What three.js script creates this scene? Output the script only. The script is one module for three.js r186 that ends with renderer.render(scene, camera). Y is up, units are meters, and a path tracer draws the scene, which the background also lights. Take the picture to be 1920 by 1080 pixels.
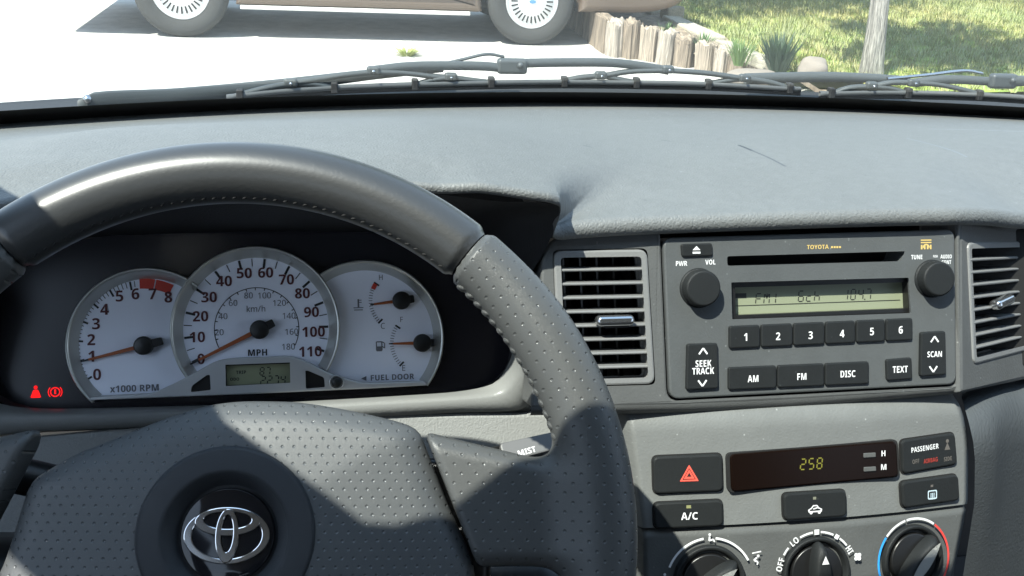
import * as THREE from 'three';
import { FontLoader } from 'three/addons/loaders/FontLoader.js';
import { MarchingCubes } from 'three/addons/objects/MarchingCubes.js';
import { mergeGeometries, mergeVertices } from 'three/addons/utils/BufferGeometryUtils.js';
import { RoundedBoxGeometry } from 'three/addons/geometries/RoundedBoxGeometry.js';

// ---------- camera, sky, sun, exposure ----------
const scene = new THREE.Scene();
const FOV = 2 * Math.atan(540 / 1884) * 180 / Math.PI;
const camera = new THREE.PerspectiveCamera(FOV, 16 / 9, 0.02, 400);
camera.position.set(0, 1.2, 0);
camera.rotation.set(-22.6 * Math.PI / 180, -11.5 * Math.PI / 180, 3.2 * Math.PI / 180, 'YXZ');
camera.updateMatrixWorld();
const SUN = new THREE.Vector3(-0.44, 0.82, 0.33).normalize();
{
  // clear pale sky: paler towards the horizon and round the sun
  const w = 256, h = 128, d = new Float32Array(w * h * 4), SKY = 1.0;
  for (let y = 0; y < h; y++) for (let x = 0; x < w; x++) {
    const el = (y + 0.5) / h * Math.PI - Math.PI / 2, az = ((x + 0.5) / w - 0.5) * 2 * Math.PI, i = (y * w + x) * 4;
    const dir = [Math.cos(el) * Math.cos(az), Math.sin(el), Math.cos(el) * Math.sin(az)], c = Math.max(0, dir[0] * SUN.x + dir[1] * SUN.y + dir[2] * SUN.z);
    const k = Math.pow(Math.max(0, Math.sin(el)), 0.55), a = 0.25 * Math.pow(c, 8) + 0.5 * Math.pow(c, 60);
    const lo = [0.78, 0.9, 1.02], hi = [0.3, 0.47, 0.74];
    for (let j = 0; j < 3; j++) d[i + j] = SKY * (lo[j] + (hi[j] - lo[j]) * k + a);
    d[i + 3] = 1;
  }
  const t = new THREE.DataTexture(d, w, h, THREE.RGBAFormat, THREE.FloatType); t.mapping = THREE.EquirectangularReflectionMapping; t.minFilter = t.magFilter = THREE.LinearFilter; t.wrapS = THREE.RepeatWrapping; t.needsUpdate = true;
  scene.background = t; scene.environment = t;
}
const sun = new THREE.DirectionalLight(new THREE.Color(1, 0.97, 0.89), 5);
sun.position.copy(SUN).multiplyScalar(20); sun.castShadow = true; sun.shadow.radius = 1;
Object.assign(sun.shadow.camera, { left: -14, right: 14, top: 14, bottom: -14, near: 0.5, far: 60 });
sun.shadow.mapSize.set(4096, 4096); sun.name = 'sun';
scene.add(sun); scene.add(sun.target);
const renderer = new THREE.WebGLRenderer({ antialias: true });
renderer.toneMapping = THREE.LinearToneMapping; renderer.toneMappingExposure = 2.3;
renderer.shadowMap.enabled = true;

// ---------- small helpers ----------
let seed = 7;
const rnd = () => { seed = (seed + 0x6d2b79f5) | 0; let t = Math.imul(seed ^ (seed >>> 15), 1 | seed); t = (t + Math.imul(t ^ (t >>> 7), 61 | t)) ^ t; return ((t ^ (t >>> 14)) >>> 0) / 4294967296; };
const rr = (a, b) => a + (b - a) * rnd();
const V3 = (x, y, z) => new THREE.Vector3(x, y, z), V2 = (x, y) => new THREE.Vector2(x, y);
const clamp = (x, a, b) => Math.min(b, Math.max(a, x)), sst = (a, b, x) => { const t = clamp((x - a) / (b - a), 0, 1); return t * t * (3 - 2 * t); };
const lerp = (a, b, t) => a + (b - a) * t, DEG = Math.PI / 180;
const EYE = camera.position.clone();
// sight line of a measured point of the photograph (1920 x 1080), used to survey where things stand
const ray = (px, py) => V3((px - 960) / 1884, -(py - 540) / 1884, -1).applyQuaternion(camera.quaternion).normalize();
const atZ = (px, py, z) => { const d = ray(px, py); return EYE.clone().addScaledVector(d, (z - EYE.z) / d.z); };
const atY = (px, py, y) => { const d = ray(px, py); return EYE.clone().addScaledVector(d, (y - EYE.y) / d.y); };
const atD = (px, py, dist) => EYE.clone().addScaledVector(ray(px, py), dist);
class Frame {                                     // a flat panel of the cockpit: origin, right, up, outward
  constructor(o, tilt, yaw) {
    const t = tilt * DEG, y = yaw * DEG;
    this.o = o.clone(); this.n = V3(Math.sin(y) * Math.cos(t), Math.sin(t), Math.cos(y) * Math.cos(t));
    this.u = V3(Math.cos(y), 0, -Math.sin(y)); this.v = this.n.clone().cross(this.u);
    this.tilt = tilt; this.yaw = yaw;
    this.q = new THREE.Quaternion().setFromRotationMatrix(new THREE.Matrix4().makeBasis(this.u, this.v, this.n));
  }
  loc(px, py, h = 0) {
    const d = ray(px, py), o = this.o.clone().addScaledVector(this.n, h);
    const p = EYE.clone().addScaledVector(d, o.clone().sub(EYE).dot(this.n) / d.dot(this.n)).sub(o);
    return V2(p.dot(this.u), p.dot(this.v));
  }
  locs(list, h = 0) { return list.map(([x, y]) => this.loc(x, y, h)); }
  world(x, y, h = 0) { return this.o.clone().addScaledVector(this.u, x).addScaledVector(this.v, y).addScaledVector(this.n, h); }
}
const used = {};
const numbered = (n) => { used[n] = (used[n] ?? -1) + 1; return used[n] ? n + '_' + String(used[n]).padStart(3, '0') : n; };
function tag(o, label, category, group, kind) {
  if (label) o.userData.label = label; if (category) o.userData.category = category;
  if (group) o.userData.group = group; if (kind) o.userData.kind = kind; return o;
}
function thing(name, label, category, at, group) {       // at: Frame or Vector3
  const g = new THREE.Group(); g.name = numbered(name); scene.add(g); tag(g, label, category, group);
  if (at instanceof Frame) { g.position.copy(at.o); g.quaternion.copy(at.q); } else if (at) g.position.copy(at);
  return g;
}
function clean(g) {
  g = g.index ? g.toNonIndexed() : g;
  for (const k of Object.keys(g.attributes)) if (!['position', 'normal', 'uv'].includes(k)) g.deleteAttribute(k);
  if (!g.attributes.normal) g.computeVertexNormals();
  if (!g.attributes.uv) g.setAttribute('uv', new THREE.BufferAttribute(new Float32Array(g.attributes.position.count * 2), 2));
  return g;
}
const join = (list) => list.length === 1 ? clean(list[0]) : mergeGeometries(list.map(clean));
function part(name, geos, mat, parent, label) {
  const m = new THREE.Mesh(Array.isArray(geos) ? join(geos) : geos, mat);
  m.name = name; m.castShadow = m.receiveShadow = true; (parent ?? scene).add(m);
  if (!parent) m.name = numbered(name);
  if (label) m.userData.label = label; return m;
}
function sub(name, parent, x = 0, y = 0, z = 0, rot = 0) { const g = new THREE.Group(); g.name = name; g.position.set(x, y, z); g.rotation.z = rot; parent.add(g); return g; }
function rounded(path, pts, r) {
  const n = pts.length, R = (i) => Array.isArray(r) ? r[i] : r;
  for (let i = 0; i < n; i++) {
    const p = pts[i], a = pts[(i + n - 1) % n], b = pts[(i + 1) % n];
    const da = Math.hypot(a.x - p.x, a.y - p.y), db = Math.hypot(b.x - p.x, b.y - p.y), q = Math.min(R(i), da * 0.49, db * 0.49);
    const s = [p.x + (a.x - p.x) / da * q, p.y + (a.y - p.y) / da * q], e = [p.x + (b.x - p.x) / db * q, p.y + (b.y - p.y) / db * q];
    if (i) path.lineTo(...s); else path.moveTo(...s);
    if (q > 1e-6) path.quadraticCurveTo(p.x, p.y, ...e);
  }
  path.closePath(); return path;
}
const shapeOf = (pts, r = 0, holes = []) => { const s = rounded(new THREE.Shape(), pts, r); for (const [h, hr] of holes) s.holes.push(rounded(new THREE.Path(), h, hr)); return s; };
function extr(shape, z0, z1, bev = 0, cs = 5, bs = 2) {
  const g = new THREE.ExtrudeGeometry(shape, { depth: z1 - z0 - 2 * bev, bevelEnabled: bev > 0, bevelSize: bev, bevelThickness: bev, bevelOffset: -bev, bevelSegments: bs, curveSegments: cs });
  return g.translate(0, 0, z0 + bev);
}
const slab = (pts, r, z0, z1, bev = 0, holes = []) => extr(shapeOf(pts, r, holes), z0, z1, bev);
const flat = (pts, z, r = 0) => new THREE.ShapeGeometry(shapeOf(pts, r), 5).translate(0, 0, z);
const rectPts = (cx, cy, w, h) => [V2(cx - w / 2, cy - h / 2), V2(cx + w / 2, cy - h / 2), V2(cx + w / 2, cy + h / 2), V2(cx - w / 2, cy + h / 2)];
const bar = (x0, y0, x1, y1, w, z) => { const L = Math.hypot(x1 - x0, y1 - y0); return new THREE.PlaneGeometry(L, w).rotateZ(Math.atan2(y1 - y0, x1 - x0)).translate((x0 + x1) / 2, (y0 + y1) / 2, z); };
const ringArc = (cx, cy, r0, r1, a0, a1, z, seg = 24) => new THREE.RingGeometry(r0, r1, seg, 1, a0 * DEG, (a1 - a0) * DEG).translate(cx, cy, z);
const disc = (cx, cy, r, z) => new THREE.CircleGeometry(r, 16).translate(cx, cy, z);
const font = await new FontLoader().loadAsync('fonts/droid/droid_sans_bold.typeface.json');
const fontR = await new FontLoader().loadAsync('fonts/droid/droid_sans_regular.typeface.json');
for (const f of [font, fontR]) { const g = new THREE.ShapeGeometry(f.generateShapes('H', 1), 3); g.computeBoundingBox(); f.cap = g.boundingBox.max.y; }
function text(str, cap, x, y, z, rot = 0, f = font, squeeze = 1) {
  const g = new THREE.ShapeGeometry(f.generateShapes(str, cap / f.cap), 3); g.computeBoundingBox();
  const b = g.boundingBox;
  g.translate(-(b.min.x + b.max.x) / 2, -cap / 2, 0); g.scale(squeeze, 1, 1);
  return g.rotateZ(rot).translate(x, y, z);
}
function tube(pts, r, seg = 40, rad = 8, closed = false) { return new THREE.TubeGeometry(new THREE.CatmullRomCurve3(pts, closed), seg, r, rad, closed); }
function lathe(prof, seg = 40) { return new THREE.LatheGeometry(prof.map(([r, z]) => V2(r, z)), seg).rotateX(Math.PI / 2); }   // profile (radius, height), axis along +z
function grid(nu, nv, f) {
  const g = new THREE.PlaneGeometry(1, 1, nu, nv), p = g.attributes.position, uv = g.attributes.uv;
  for (let i = 0; i < p.count; i++) { const r = f(uv.getX(i), 1 - uv.getY(i)); p.setXYZ(i, r[0], r[1], r[2]); uv.setXY(i, r[3] ?? r[0], r[4] ?? -r[2]); }
  g.computeVertexNormals(); return g;
}
function loft(loops, closed = false, flip = false) {   // loops: arrays of Vector3 with equal counts
  const n = loops[0].length, pos = [], uv = [], idx = [];
  const m = closed ? n + 1 : n;
  loops.forEach((L, j) => { for (let i = 0; i < m; i++) { const p = L[i % n]; pos.push(p.x, p.y, p.z); uv.push(p.x, p.y + p.z); } });
  for (let j = 0; j < loops.length - 1; j++) for (let i = 0; i < m - 1; i++) {
    const a = j * m + i, b = a + 1, c = a + m, d = c + 1;
    if (flip) idx.push(a, b, c, b, d, c); else idx.push(a, c, b, b, c, d);
  }
  const g = new THREE.BufferGeometry(); g.setAttribute('position', new THREE.Float32BufferAttribute(pos, 3)); g.setAttribute('uv', new THREE.Float32BufferAttribute(uv, 2)); g.setIndex(idx);
  g.computeVertexNormals(); return g;
}
const resample = (pts, n, closed = false) => new THREE.CatmullRomCurve3(pts, closed, 'catmullrom', 0.35).getSpacedPoints(closed ? n : n - 1).slice(0, n);
function box(w, h, d, x, y, z, r = 0.004) { return new RoundedBoxGeometry(w, h, d, 2, Math.min(r, w / 2.1, h / 2.1, d / 2.1)).translate(x, y, z); }

// ---------- textures and materials ----------
function noiseTile(n, cells, s) {                       // periodic value noise, several octaves
  const out = new Float32Array(n * n); let amp = 1, tot = 0;
  for (const c of cells) {
    const lat = new Float32Array(c * c); let q = s + c * 13; for (let i = 0; i < c * c; i++) { q = (Math.imul(q, 1664525) + 1013904223) | 0; lat[i] = (q >>> 8) / 16777216; }
    for (let y = 0; y < n; y++) for (let x = 0; x < n; x++) {
      const fx = x / n * c, fy = y / n * c, ix = fx | 0, iy = fy | 0; let tx = fx - ix, ty = fy - iy; tx = tx * tx * (3 - 2 * tx); ty = ty * ty * (3 - 2 * ty);
      const L = (a, b) => lat[(b % c) * c + (a % c)];
      out[y * n + x] += amp * lerp(lerp(L(ix, iy), L(ix + 1, iy), tx), lerp(L(ix, iy + 1), L(ix + 1, iy + 1), tx), ty);
    }
    tot += amp; amp *= 0.6;
  }
  return out.map((v) => v / tot);
}
function dataTex(n, m, f, size, srgb = false) {
  const d = new Uint8Array(n * m * 4);
  for (let y = 0; y < m; y++) for (let x = 0; x < n; x++) { const c = f(x, y), i = (y * n + x) * 4; if (typeof c === 'number') d[i] = d[i + 1] = d[i + 2] = clamp(c, 0, 1) * 255; else for (let k = 0; k < 3; k++) d[i + k] = clamp(c[k], 0, 1) * 255; d[i + 3] = 255; }
  const t = new THREE.DataTexture(d, n, m); t.wrapS = t.wrapT = THREE.RepeatWrapping; t.magFilter = t.minFilter = THREE.LinearFilter;
  if (size) t.repeat.set(1 / size[0], 1 / size[1]); if (srgb) t.colorSpace = THREE.SRGBColorSpace; t.needsUpdate = true; return t;
}
const N1 = noiseTile(256, [48, 96], 3), N2 = noiseTile(256, [6, 14, 40], 9), N3 = noiseTile(256, [20, 60, 120], 21);
const grainTex = dataTex(256, 256, (x, y) => N1[y * 256 + x], [0.05, 0.05]);
const smudge = dataTex(256, 256, (x, y) => 0.35 + 0.65 * sst(0.3, 0.75, N2[y * 256 + x]), [0.23, 0.23]);
const leatherTex = dataTex(256, 256, (x, y) => { const v = N3[y * 256 + x]; return sst(0.3, 0.62, v); }, [0.03, 0.03]);
const dimple = (px, py, r) => dataTex(160, 160, (x, y) => {   // staggered pits pressed into leather
  let h = 0.8 + 0.2 * N1[(y * 256 / 160 | 0) * 256 + (x * 256 / 160 | 0)];
  for (const [cx, cy] of [[0, 0], [1, 0], [0, 1], [1, 1], [0.5, 0.5]]) {
    const d = Math.hypot((x / 160 - cx) * px, (y / 160 - cy) * py);
    h -= 0.8 * Math.max(0, 1 - (d / r) ** 2);
  }
  return h;
}, [px, py]);
const padDots = dimple(0.0052, 0.0076, 0.00078), gripDots = dimple(0.0068, 0.0086, 0.0008);
const shine = (px, py, r) => dataTex(160, 160, (x, y) => { let v = 1; for (const [cx, cy] of [[0, 0], [1, 0], [0, 1], [1, 1], [0.5, 0.5]]) if (Math.hypot((x / 160 - cx) * px, (y / 160 - cy) * py) < r) v = 0.62; return v; }, [px, py]);
const padShine = shine(0.0052, 0.0076, 0.00078), gripShine = shine(0.0068, 0.0086, 0.0008);
const std = (color, rough, extra = {}) => new (extra.specularIntensity ? THREE.MeshPhysicalMaterial : THREE.MeshStandardMaterial)({ color: new THREE.Color().setRGB(...(Array.isArray(color) ? color : [color, color, color])), roughness: rough, ...extra });
const dustTex = dataTex(512, 512, (() => { const a = new Float32Array(512 * 512).fill(0.25); for (let i = 0; i < 512 * 512; i++) a[i] += 0.04 * (N2[((i >> 9) % 256) * 256 + (i % 256)] - 0.5); for (let i = 0; i < 85; i++) { const x = rnd() * 512 | 0, y = rnd() * 512 | 0, r = rr(0.6, 1.9), b = rr(0.27, 0.5); for (let v = -3; v <= 3; v++) for (let u = -3; u <= 3; u++) if (Math.hypot(u, v) < r) a[((y + v) & 511) * 512 + ((x + u) & 511)] = b; } return (x, y) => a[y * 512 + x]; })(), [0.17, 0.17]);
const plastic = (color, rough, bump = 0.00022, dust = false, spec = 0.5) => new THREE.MeshPhysicalMaterial({ color: new THREE.Color().setRGB(...color.map((c) => c * (dust ? 4 : 1))), roughness: rough, specularIntensity: spec, bumpMap: grainTex, bumpScale: bump, map: dust ? dustTex : null });
const M = {
  dashDark: plastic([0.05, 0.052, 0.055], 0.6),
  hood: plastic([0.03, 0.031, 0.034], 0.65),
  trim: plastic([0.19, 0.195, 0.19], 0.33, 0.0001),
  fascia: plastic([0.088, 0.091, 0.09], 0.45, 0.00012, true),
  radio: plastic([0.074, 0.079, 0.08], 0.42, 0.00008, true),
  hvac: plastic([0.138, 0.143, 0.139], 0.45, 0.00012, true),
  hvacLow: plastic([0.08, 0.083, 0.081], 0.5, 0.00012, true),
  knee: plastic([0.2, 0.205, 0.2], 0.5, 0.0003),
  passenger: plastic([0.06, 0.066, 0.07], 0.55, 0.0003),
  button: plastic([0.016, 0.0175, 0.018], 0.4, 0.00006, true, 0.35),
  black: std(0.008, 0.35), matte: std(0.006, 0.9),
  slat: plastic([0.17, 0.172, 0.17], 0.38, 0.00008),
  lens: std([0.012, 0.011, 0.016], 0.25),
  white: std(0.62, 0.6), gold: std([0.5, 0.36, 0.12], 0.4), red: std([0.7, 0.06, 0.03], 0.5), blue: std([0.03, 0.3, 0.75], 0.5), grey: std(0.25, 0.6), faint: std([0.1, 0.09, 0.08], 0.6),
  leather: new THREE.MeshPhysicalMaterial({ color: new THREE.Color().setRGB(0.032, 0.033, 0.033), roughness: 0.42, clearcoat: 0.9, clearcoatRoughness: 0.3, specularIntensity: 0.3, bumpMap: leatherTex, bumpScale: 0.00004 }),
  grip: std([0.067, 0.069, 0.068], 0.33, { specularIntensity: 0.65, roughnessMap: gripShine, bumpMap: gripDots, bumpScale: 0.0004 }),
  pad: std([0.067, 0.071, 0.073], 0.42, { specularIntensity: 0.85, roughnessMap: padShine, bumpMap: padDots, bumpScale: 0.0004 }),
  hub: plastic([0.026, 0.029, 0.033], 0.42, 0.0001, false, 0.7),
  thread: std(0.01, 0.9),
  chrome: std([0.75, 0.75, 0.76], 0.12, { metalness: 1 }), satin: std([0.5, 0.51, 0.52], 0.16, { metalness: 0.95 }),
  gaugeFace: std([0.82, 0.85, 0.95], 0.6), bezel: std([0.55, 0.56, 0.53], 0.3, { metalness: 0.7 }), plate: std([0.5, 0.51, 0.52], 0.38, { metalness: 0.5 }),
  numeral: std([0.09, 0.018, 0.022], 0.6), ink: std([0.015, 0.015, 0.018], 0.6), inkGrey: std([0.14, 0.14, 0.16], 0.6), redZone: std([0.55, 0.045, 0.025], 0.6),
  needle: std([0.34, 0.085, 0.02], 0.45), lcd: std([0.24, 0.26, 0.16], 0.35), lcdRadio: std([0.205, 0.225, 0.15], 0.35), lcdInk: std([0.02, 0.022, 0.018], 0.5),
  clock: new THREE.MeshPhysicalMaterial({ color: new THREE.Color().setRGB(0.006, 0.003, 0.002), roughness: 0.2, specularIntensity: 0.25 }),
  wiper: std([0.055, 0.063, 0.065], 0.45), rubber: std(0.02, 0.7),
};
// ---------- the car round the camera: roof, pillars, doors, floor (they shade the cockpit) ----------
const XC = 0.312, XD = -0.045;                          // middle of the car, middle of the driver's place
const zFar = (x) => { const d = x - XC; return -1.032 + (d < 0 ? 0.34 : 0.26) * d * d; };   // foot of the windscreen
const roofMat = std([0.16, 0.155, 0.145], 0.95), doorMat = plastic([0.06, 0.06, 0.06], 0.7), paint = std([0.13, 0.135, 0.13], 0.3, { metalness: 0.4 });
{
  const t = thing('car_roof', 'grey roof lining and pillars of the car above the dashboard', 'car roof', V3(0, 0, 0));
  const plan = [[-0.225, 0.213], [-0.2, 0.21], [-0.165, 0.217], [-0.128, 0.232], [-0.075, 0.243], [XC, 0.29], [0.7, 0.236], [0.85, 0.21], [0.985, 0.2], [0.985, -1.75], [-0.365, -1.75], [-0.365, 0.2]].map(([x, y]) => V2(x, y));
  part('roof_lining', slab(plan, [0.004, 0, 0, 0, 0, 0, 0, 0.02, 0.02, 0.1, 0.1, 0.02], 1.335, 1.352, 0.003).rotateX(-Math.PI / 2), roofMat, t);
  for (const s of [0, 1]) {
    const mx = (x) => s ? 2 * XC - x : x;
    const inn = [[-0.215, 1.345, -0.2], [-0.25, 1.325, -0.262], [-0.256, 1.28, -0.37], [-0.27, 1.25, -0.42], [-0.31, 1.1, -0.65], [-0.345, 0.98, -0.87]], out = [[-0.365, 1.36, -0.19], [-0.372, 1.265, -0.30], [-0.43, 1.12, -0.42], [-0.46, 0.93, -0.6]];
    const A = resample(inn.map(([x, y, z]) => V3(mx(x), y, z)), 12), B = resample(out.map(([x, y, z]) => V3(mx(x), y, z)), 12);
    const up = (L) => L.map((p) => p.clone().add(V3(0, 0.012, -0.006)));
    part('windscreen_pillar', loft([A, B, up(B), up(A), A]), roofMat, t);
  }
  part('rear_wall', [box(1.4, 0.8, 0.08, XC, 0.62, 1.5, 0.03), box(1.4, 0.12, 0.06, XC, 1.29, 1.5, 0.02)], doorMat, t);
  for (const x of [-0.43, 1.05]) { part('door_pillar', [box(0.07, 0.44, 0.24, x, 1.14, 0.36, 0.02)], doorMat, t); part('rear_quarter', [box(0.07, 0.44, 0.62, x, 1.14, 1.3, 0.02)], doorMat, t); }
  for (const x of [-0.47, 1.1]) part('side_wall', [box(0.05, 0.66, 2.5, x, 0.58, 0.35, 0.02)], doorMat, t);
  part('floor_pan', [box(1.62, 0.04, 2.7, XC, 0.26, 0.25, 0.01)], std(0.04, 0.95), t);
  for (const x of [-0.49, 1.12]) part('door_top', [box(0.07, 0.05, 2.3, x, 0.935, 0.3, 0.02)], doorMat, t);
  part('bulkhead', [box(1.6, 0.62, 0.04, XC, 0.57, -1.12, 0.01)], std(0.04, 0.95), t);
}
for (const [x, side] of [[-0.03, 'driver'], [0.66, 'passenger']]) {
  const t = thing('front_seat', 'dark cloth front seat on the ' + side + ' side', 'car seat', V3(x, 0.28, 0.5), 'front seats'), cloth = std([0.03, 0.031, 0.034], 0.95);
  part('cushion', [box(0.5, 0.2, 0.52, 0, 0.2, -0.12, 0.06)], cloth, t);
  const b = part('backrest', [box(0.5, 0.64, 0.14, 0, 0.32, 0, 0.06)], cloth, t); b.position.set(0, 0.2, 0.16); b.rotation.x = 0.3;
  const h = part('headrest', [box(0.27, 0.18, 0.1, 0, 0.0, 0, 0.04)], cloth, t); h.position.set(0, 0.92, 0.4); h.rotation.x = 0.15;
}
{
  const t = thing('rear_seat', 'dark cloth rear bench seat', 'car seat', V3(XC, 0.28, 1.25)), cloth = std([0.03, 0.031, 0.034], 0.95);
  part('cushion', [box(1.3, 0.2, 0.5, 0, 0.16, -0.2, 0.06)], cloth, t); const b = part('backrest', [box(1.3, 0.66, 0.14, 0, 0.34, 0, 0.05)], cloth, t); b.position.set(0, 0.12, 0.05); b.rotation.x = 0.3;
}
// windscreen
{
  const t = thing('windscreen', 'clear curved windscreen with a black band along its lower edge', 'windscreen', V3(0, 0, 0));
  const foot = (u) => { const x = lerp(-0.36, 0.985, u); return V3(x, 0.962, zFar(x) - 0.014); };
  const head = (u) => { const x = lerp(-0.235, 0.86, u); return V3(x, 1.352, -0.2 - 0.065 * (1 - (2 * u - 1) ** 2)); };
  const P = (u, v, off) => { const p = foot(u).lerp(head(u), v); p.y += 0.06 * v * (1 - v) + off; return [p.x, p.y, p.z]; };
  part('pane', grid(24, 10, (u, v) => P(u, v, 0)), new THREE.MeshPhysicalMaterial({ color: new THREE.Color().setRGB(0.93, 0.97, 0.95), roughness: 0, transmission: 1, thickness: 0, ior: 1.5 }), t);
  part('edge_band', grid(40, 2, (u, v) => P(u, v * 0.0845, -0.003)), std(0.004, 0.6), t);
}
// cowl and bonnet in front of the windscreen
{
  const t = thing('bonnet', 'silver bonnet beyond the wipers', 'car bonnet', V3(0, 0, 0));
  part('cowl_panel', grid(30, 3, (u, v) => { const x = lerp(-0.4, 1.02, u); return [x, 0.957 + 0.0125 * v, zFar(x) - 0.018 - 0.1 * v]; }), std(0.03, 0.5), t);
  part('bonnet_panel', grid(20, 16, (u, v) => { const x = lerp(-0.42, 1.04, u), d = (x - XC) / 0.73; return [x, 0.915 - 0.03 * d * d * d * d - 0.14 * v - 0.16 * v * v, zFar(x) - 0.13 - 0.9 * v + 0.1 * v * d * d]; }), paint, t);
}

// ---------- dashboard ----------
const browY = (x) => 1.04 - 0.5 * (x - XD) ** 2;
function dashY(x, t) {
  const dx = Math.abs(x - XD), fl = lerp(0.15, 0.013, sst(0.5, 1, t)), H = (0.041 - 0.5 * Math.min(dx, 0.19) ** 2) * (1 - sst(0.18, 0.18 + fl, dx));
  return 0.979 + 0.036 * sst(0, 0.75, t) - 0.006 * sst(0.8, 1, t) + (H - 0.010 * (1 - sst(0.18, 0.18 + fl, dx))) * sst(0.05, 0.9, t) - 0.006 * sst(0.3, 0.7, Math.abs(x - XC)) * t - 0.0065 * sst(0.18, 0.195, dx) * (1 - sst(0.2, 0.4, dx)) * sst(0.75, 1, t);
}
const zNear = (x) => lerp(-0.545, -0.562, sst(0.12, 0.22, Math.abs(x - XD))) + 0.04 * sst(0.05, 0.13, XD - x) - 0.10 * Math.max(0, x - 0.42) ** 1.3;
{
  const t = thing('dashboard', 'grey grained dashboard top with scratches under the windscreen', 'dashboard', V3(0, 0, 0));
  // marks on the dash top
  const W = 2048, Hh = 1024, cv = document.createElement('canvas'); cv.width = W; cv.height = Hh; const c = cv.getContext('2d');
  const X = (x) => (x + 0.5) / 1.7 * W, Z = (z) => Hh * (1 - (-z - 0.4) / 0.85);
  c.fillStyle = '#626463'; c.fillRect(0, 0, W, Hh);
  const im = c.getImageData(0, 0, W, Hh);
  for (let y = 0; y < Hh; y++) for (let x = 0; x < W; x++) { const i = (y * W + x) * 4, v = (N2[((y >> 1) % 256) * 256 + ((x >> 1) % 256)] - 0.5) * 4 + (N1[(y % 256) * 256 + (x % 256)] - 0.5) * 7; for (let k = 0; k < 3; k++) im.data[i + k] += v; }
  c.putImageData(im, 0, 0);
  const scratch = (pts, w, col) => { c.strokeStyle = col; c.lineWidth = w; c.lineCap = 'round'; c.beginPath(); pts.forEach(([px, py], i) => { const p = atY(px, py, 1.003); i ? c.lineTo(X(p.x), Z(p.z)) : c.moveTo(X(p.x), Z(p.z)); }); c.stroke(); };
  scratch([[1385, 279], [1398, 286], [1408, 292]], 3, '#2c3034'); scratch([[1408, 292], [1440, 309], [1470, 326]], 1.5, '#3a3f43'); scratch([[1094, 294], [1106, 296]], 2.4, '#3c4145');
  scratch([[1745, 231], [1800, 233], [1870, 238], [1920, 241]], 1.8, '#7d8489'); scratch([[1240, 264], [1256, 268]], 1.6, '#43484b'); scratch([[475, 219], [485, 222]], 2.6, '#3f4448');
  scratch([[540, 203], [556, 207]], 1.6, '#4b5054'); scratch([[100, 271], [125, 271]], 3, '#9aa2a6'); scratch([[1700, 262], [1760, 285], [1810, 305]], 2, '#6b7175'); scratch([[0, 243], [14, 241]], 3, '#30343a');
  for (let i = 0; i < 900; i++) { c.fillStyle = rnd() < 0.6 ? 'rgba(175,182,186,0.5)' : 'rgba(50,54,58,0.5)'; c.fillRect(rr(0, W), rr(0, Hh), rr(0.6, 1.8), rr(0.6, 1.8)); }
  const tex = new THREE.CanvasTexture(cv); tex.colorSpace = THREE.SRGBColorSpace; tex.anisotropy = 8;
  const dashMat = new THREE.MeshStandardMaterial({ map: tex, roughness: 0.55, bumpMap: dataTex(256, 256, (x, y) => N1[y * 256 + x], [0.028, 0.04]), bumpScale: 0.0004 });
  dashMat.bumpMap.repeat.set(34, 17);
  // front edge of the pad (brow over the dials, corner, long lip over the radio) and the foot of the windscreen, point by point
  const E = [], Fx = [], Hw = [], add = (p, fx, hw) => { E.push(p); Fx.push(fx); Hw.push(hw); };
  for (const x of [-0.47, -0.42, -0.37]) add(V3(x, 1.0, -0.56), x, 0);
  add(V3(-0.31, 1.002, -0.55), -0.32, 0); add(V3(-0.262, 1.006, -0.53), -0.28, 0.3); add(V3(-0.236, 1.014, -0.517), -0.25, 0.8); add(V3(-0.215, 1.022, -0.513), -0.22, 1);
  for (const x of [-0.18, -0.12, -0.07, -0.02, 0.03, 0.065]) add(V3(x, browY(x) - 0.004, -0.545 + 0.032 * sst(0.05, 0.13, XD - x)), x, 1);
  for (const [px, py, z, fx, hw] of [[900, 355, -0.543, 0.08, 1], [960, 363, -0.543, 0.095, 1], [1005, 369, -0.543, 0.11, 1], [1034, 374, -0.544, 0.127, 0.95], [1049, 380, -0.546, 0.147, 0.87], [1052, 389, -0.548, 0.168, 0.74], [1049, 403, -0.551, 0.192, 0.58], [1043, 422, -0.554, 0.217, 0.42], [1038, 437, -0.557, 0.241, 0.28], [1052, 440, -0.56, 0.258, 0.17], [1085, 436, -0.562, 0.272, 0.08], [1150, 431, -0.563, 0.288, 0.02], [1240, 427, -0.564, 0.306, 0], [1400, 421, -0.564, 0.34, 0], [1520, 417, -0.564, 0.369, 0], [1660, 413, -0.564, 0.408, 0], [1790, 411, -0.565, 0.447, 0], [1860, 412, -0.575, 0.477, 0], [1930, 418, -0.592, 0.51, 0]]) add(atZ(px, py, z), fx, hw);
  { const l = E[E.length - 1]; add(V3(l.x + 0.09, l.y, l.z - 0.03), 0.62, 0); add(V3(0.75, l.y, -0.64), 0.78, 0); add(V3(0.95, l.y, -0.66), 0.95, 0); add(V3(1.1, l.y, -0.66), 1.1, 0); }
  const cE = new THREE.CatmullRomCurve3(E, false, 'catmullrom', 0.3), cF = new THREE.CatmullRomCurve3(E.map((p, i) => V3(Fx[i], Hw[i], sst(0.085, 0.125, p.x) * (1 - sst(0.14, 0.36, p.x)))), false, 'catmullrom', 0.3);
  const NU = 300, NV = 110, NR = 12;
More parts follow.
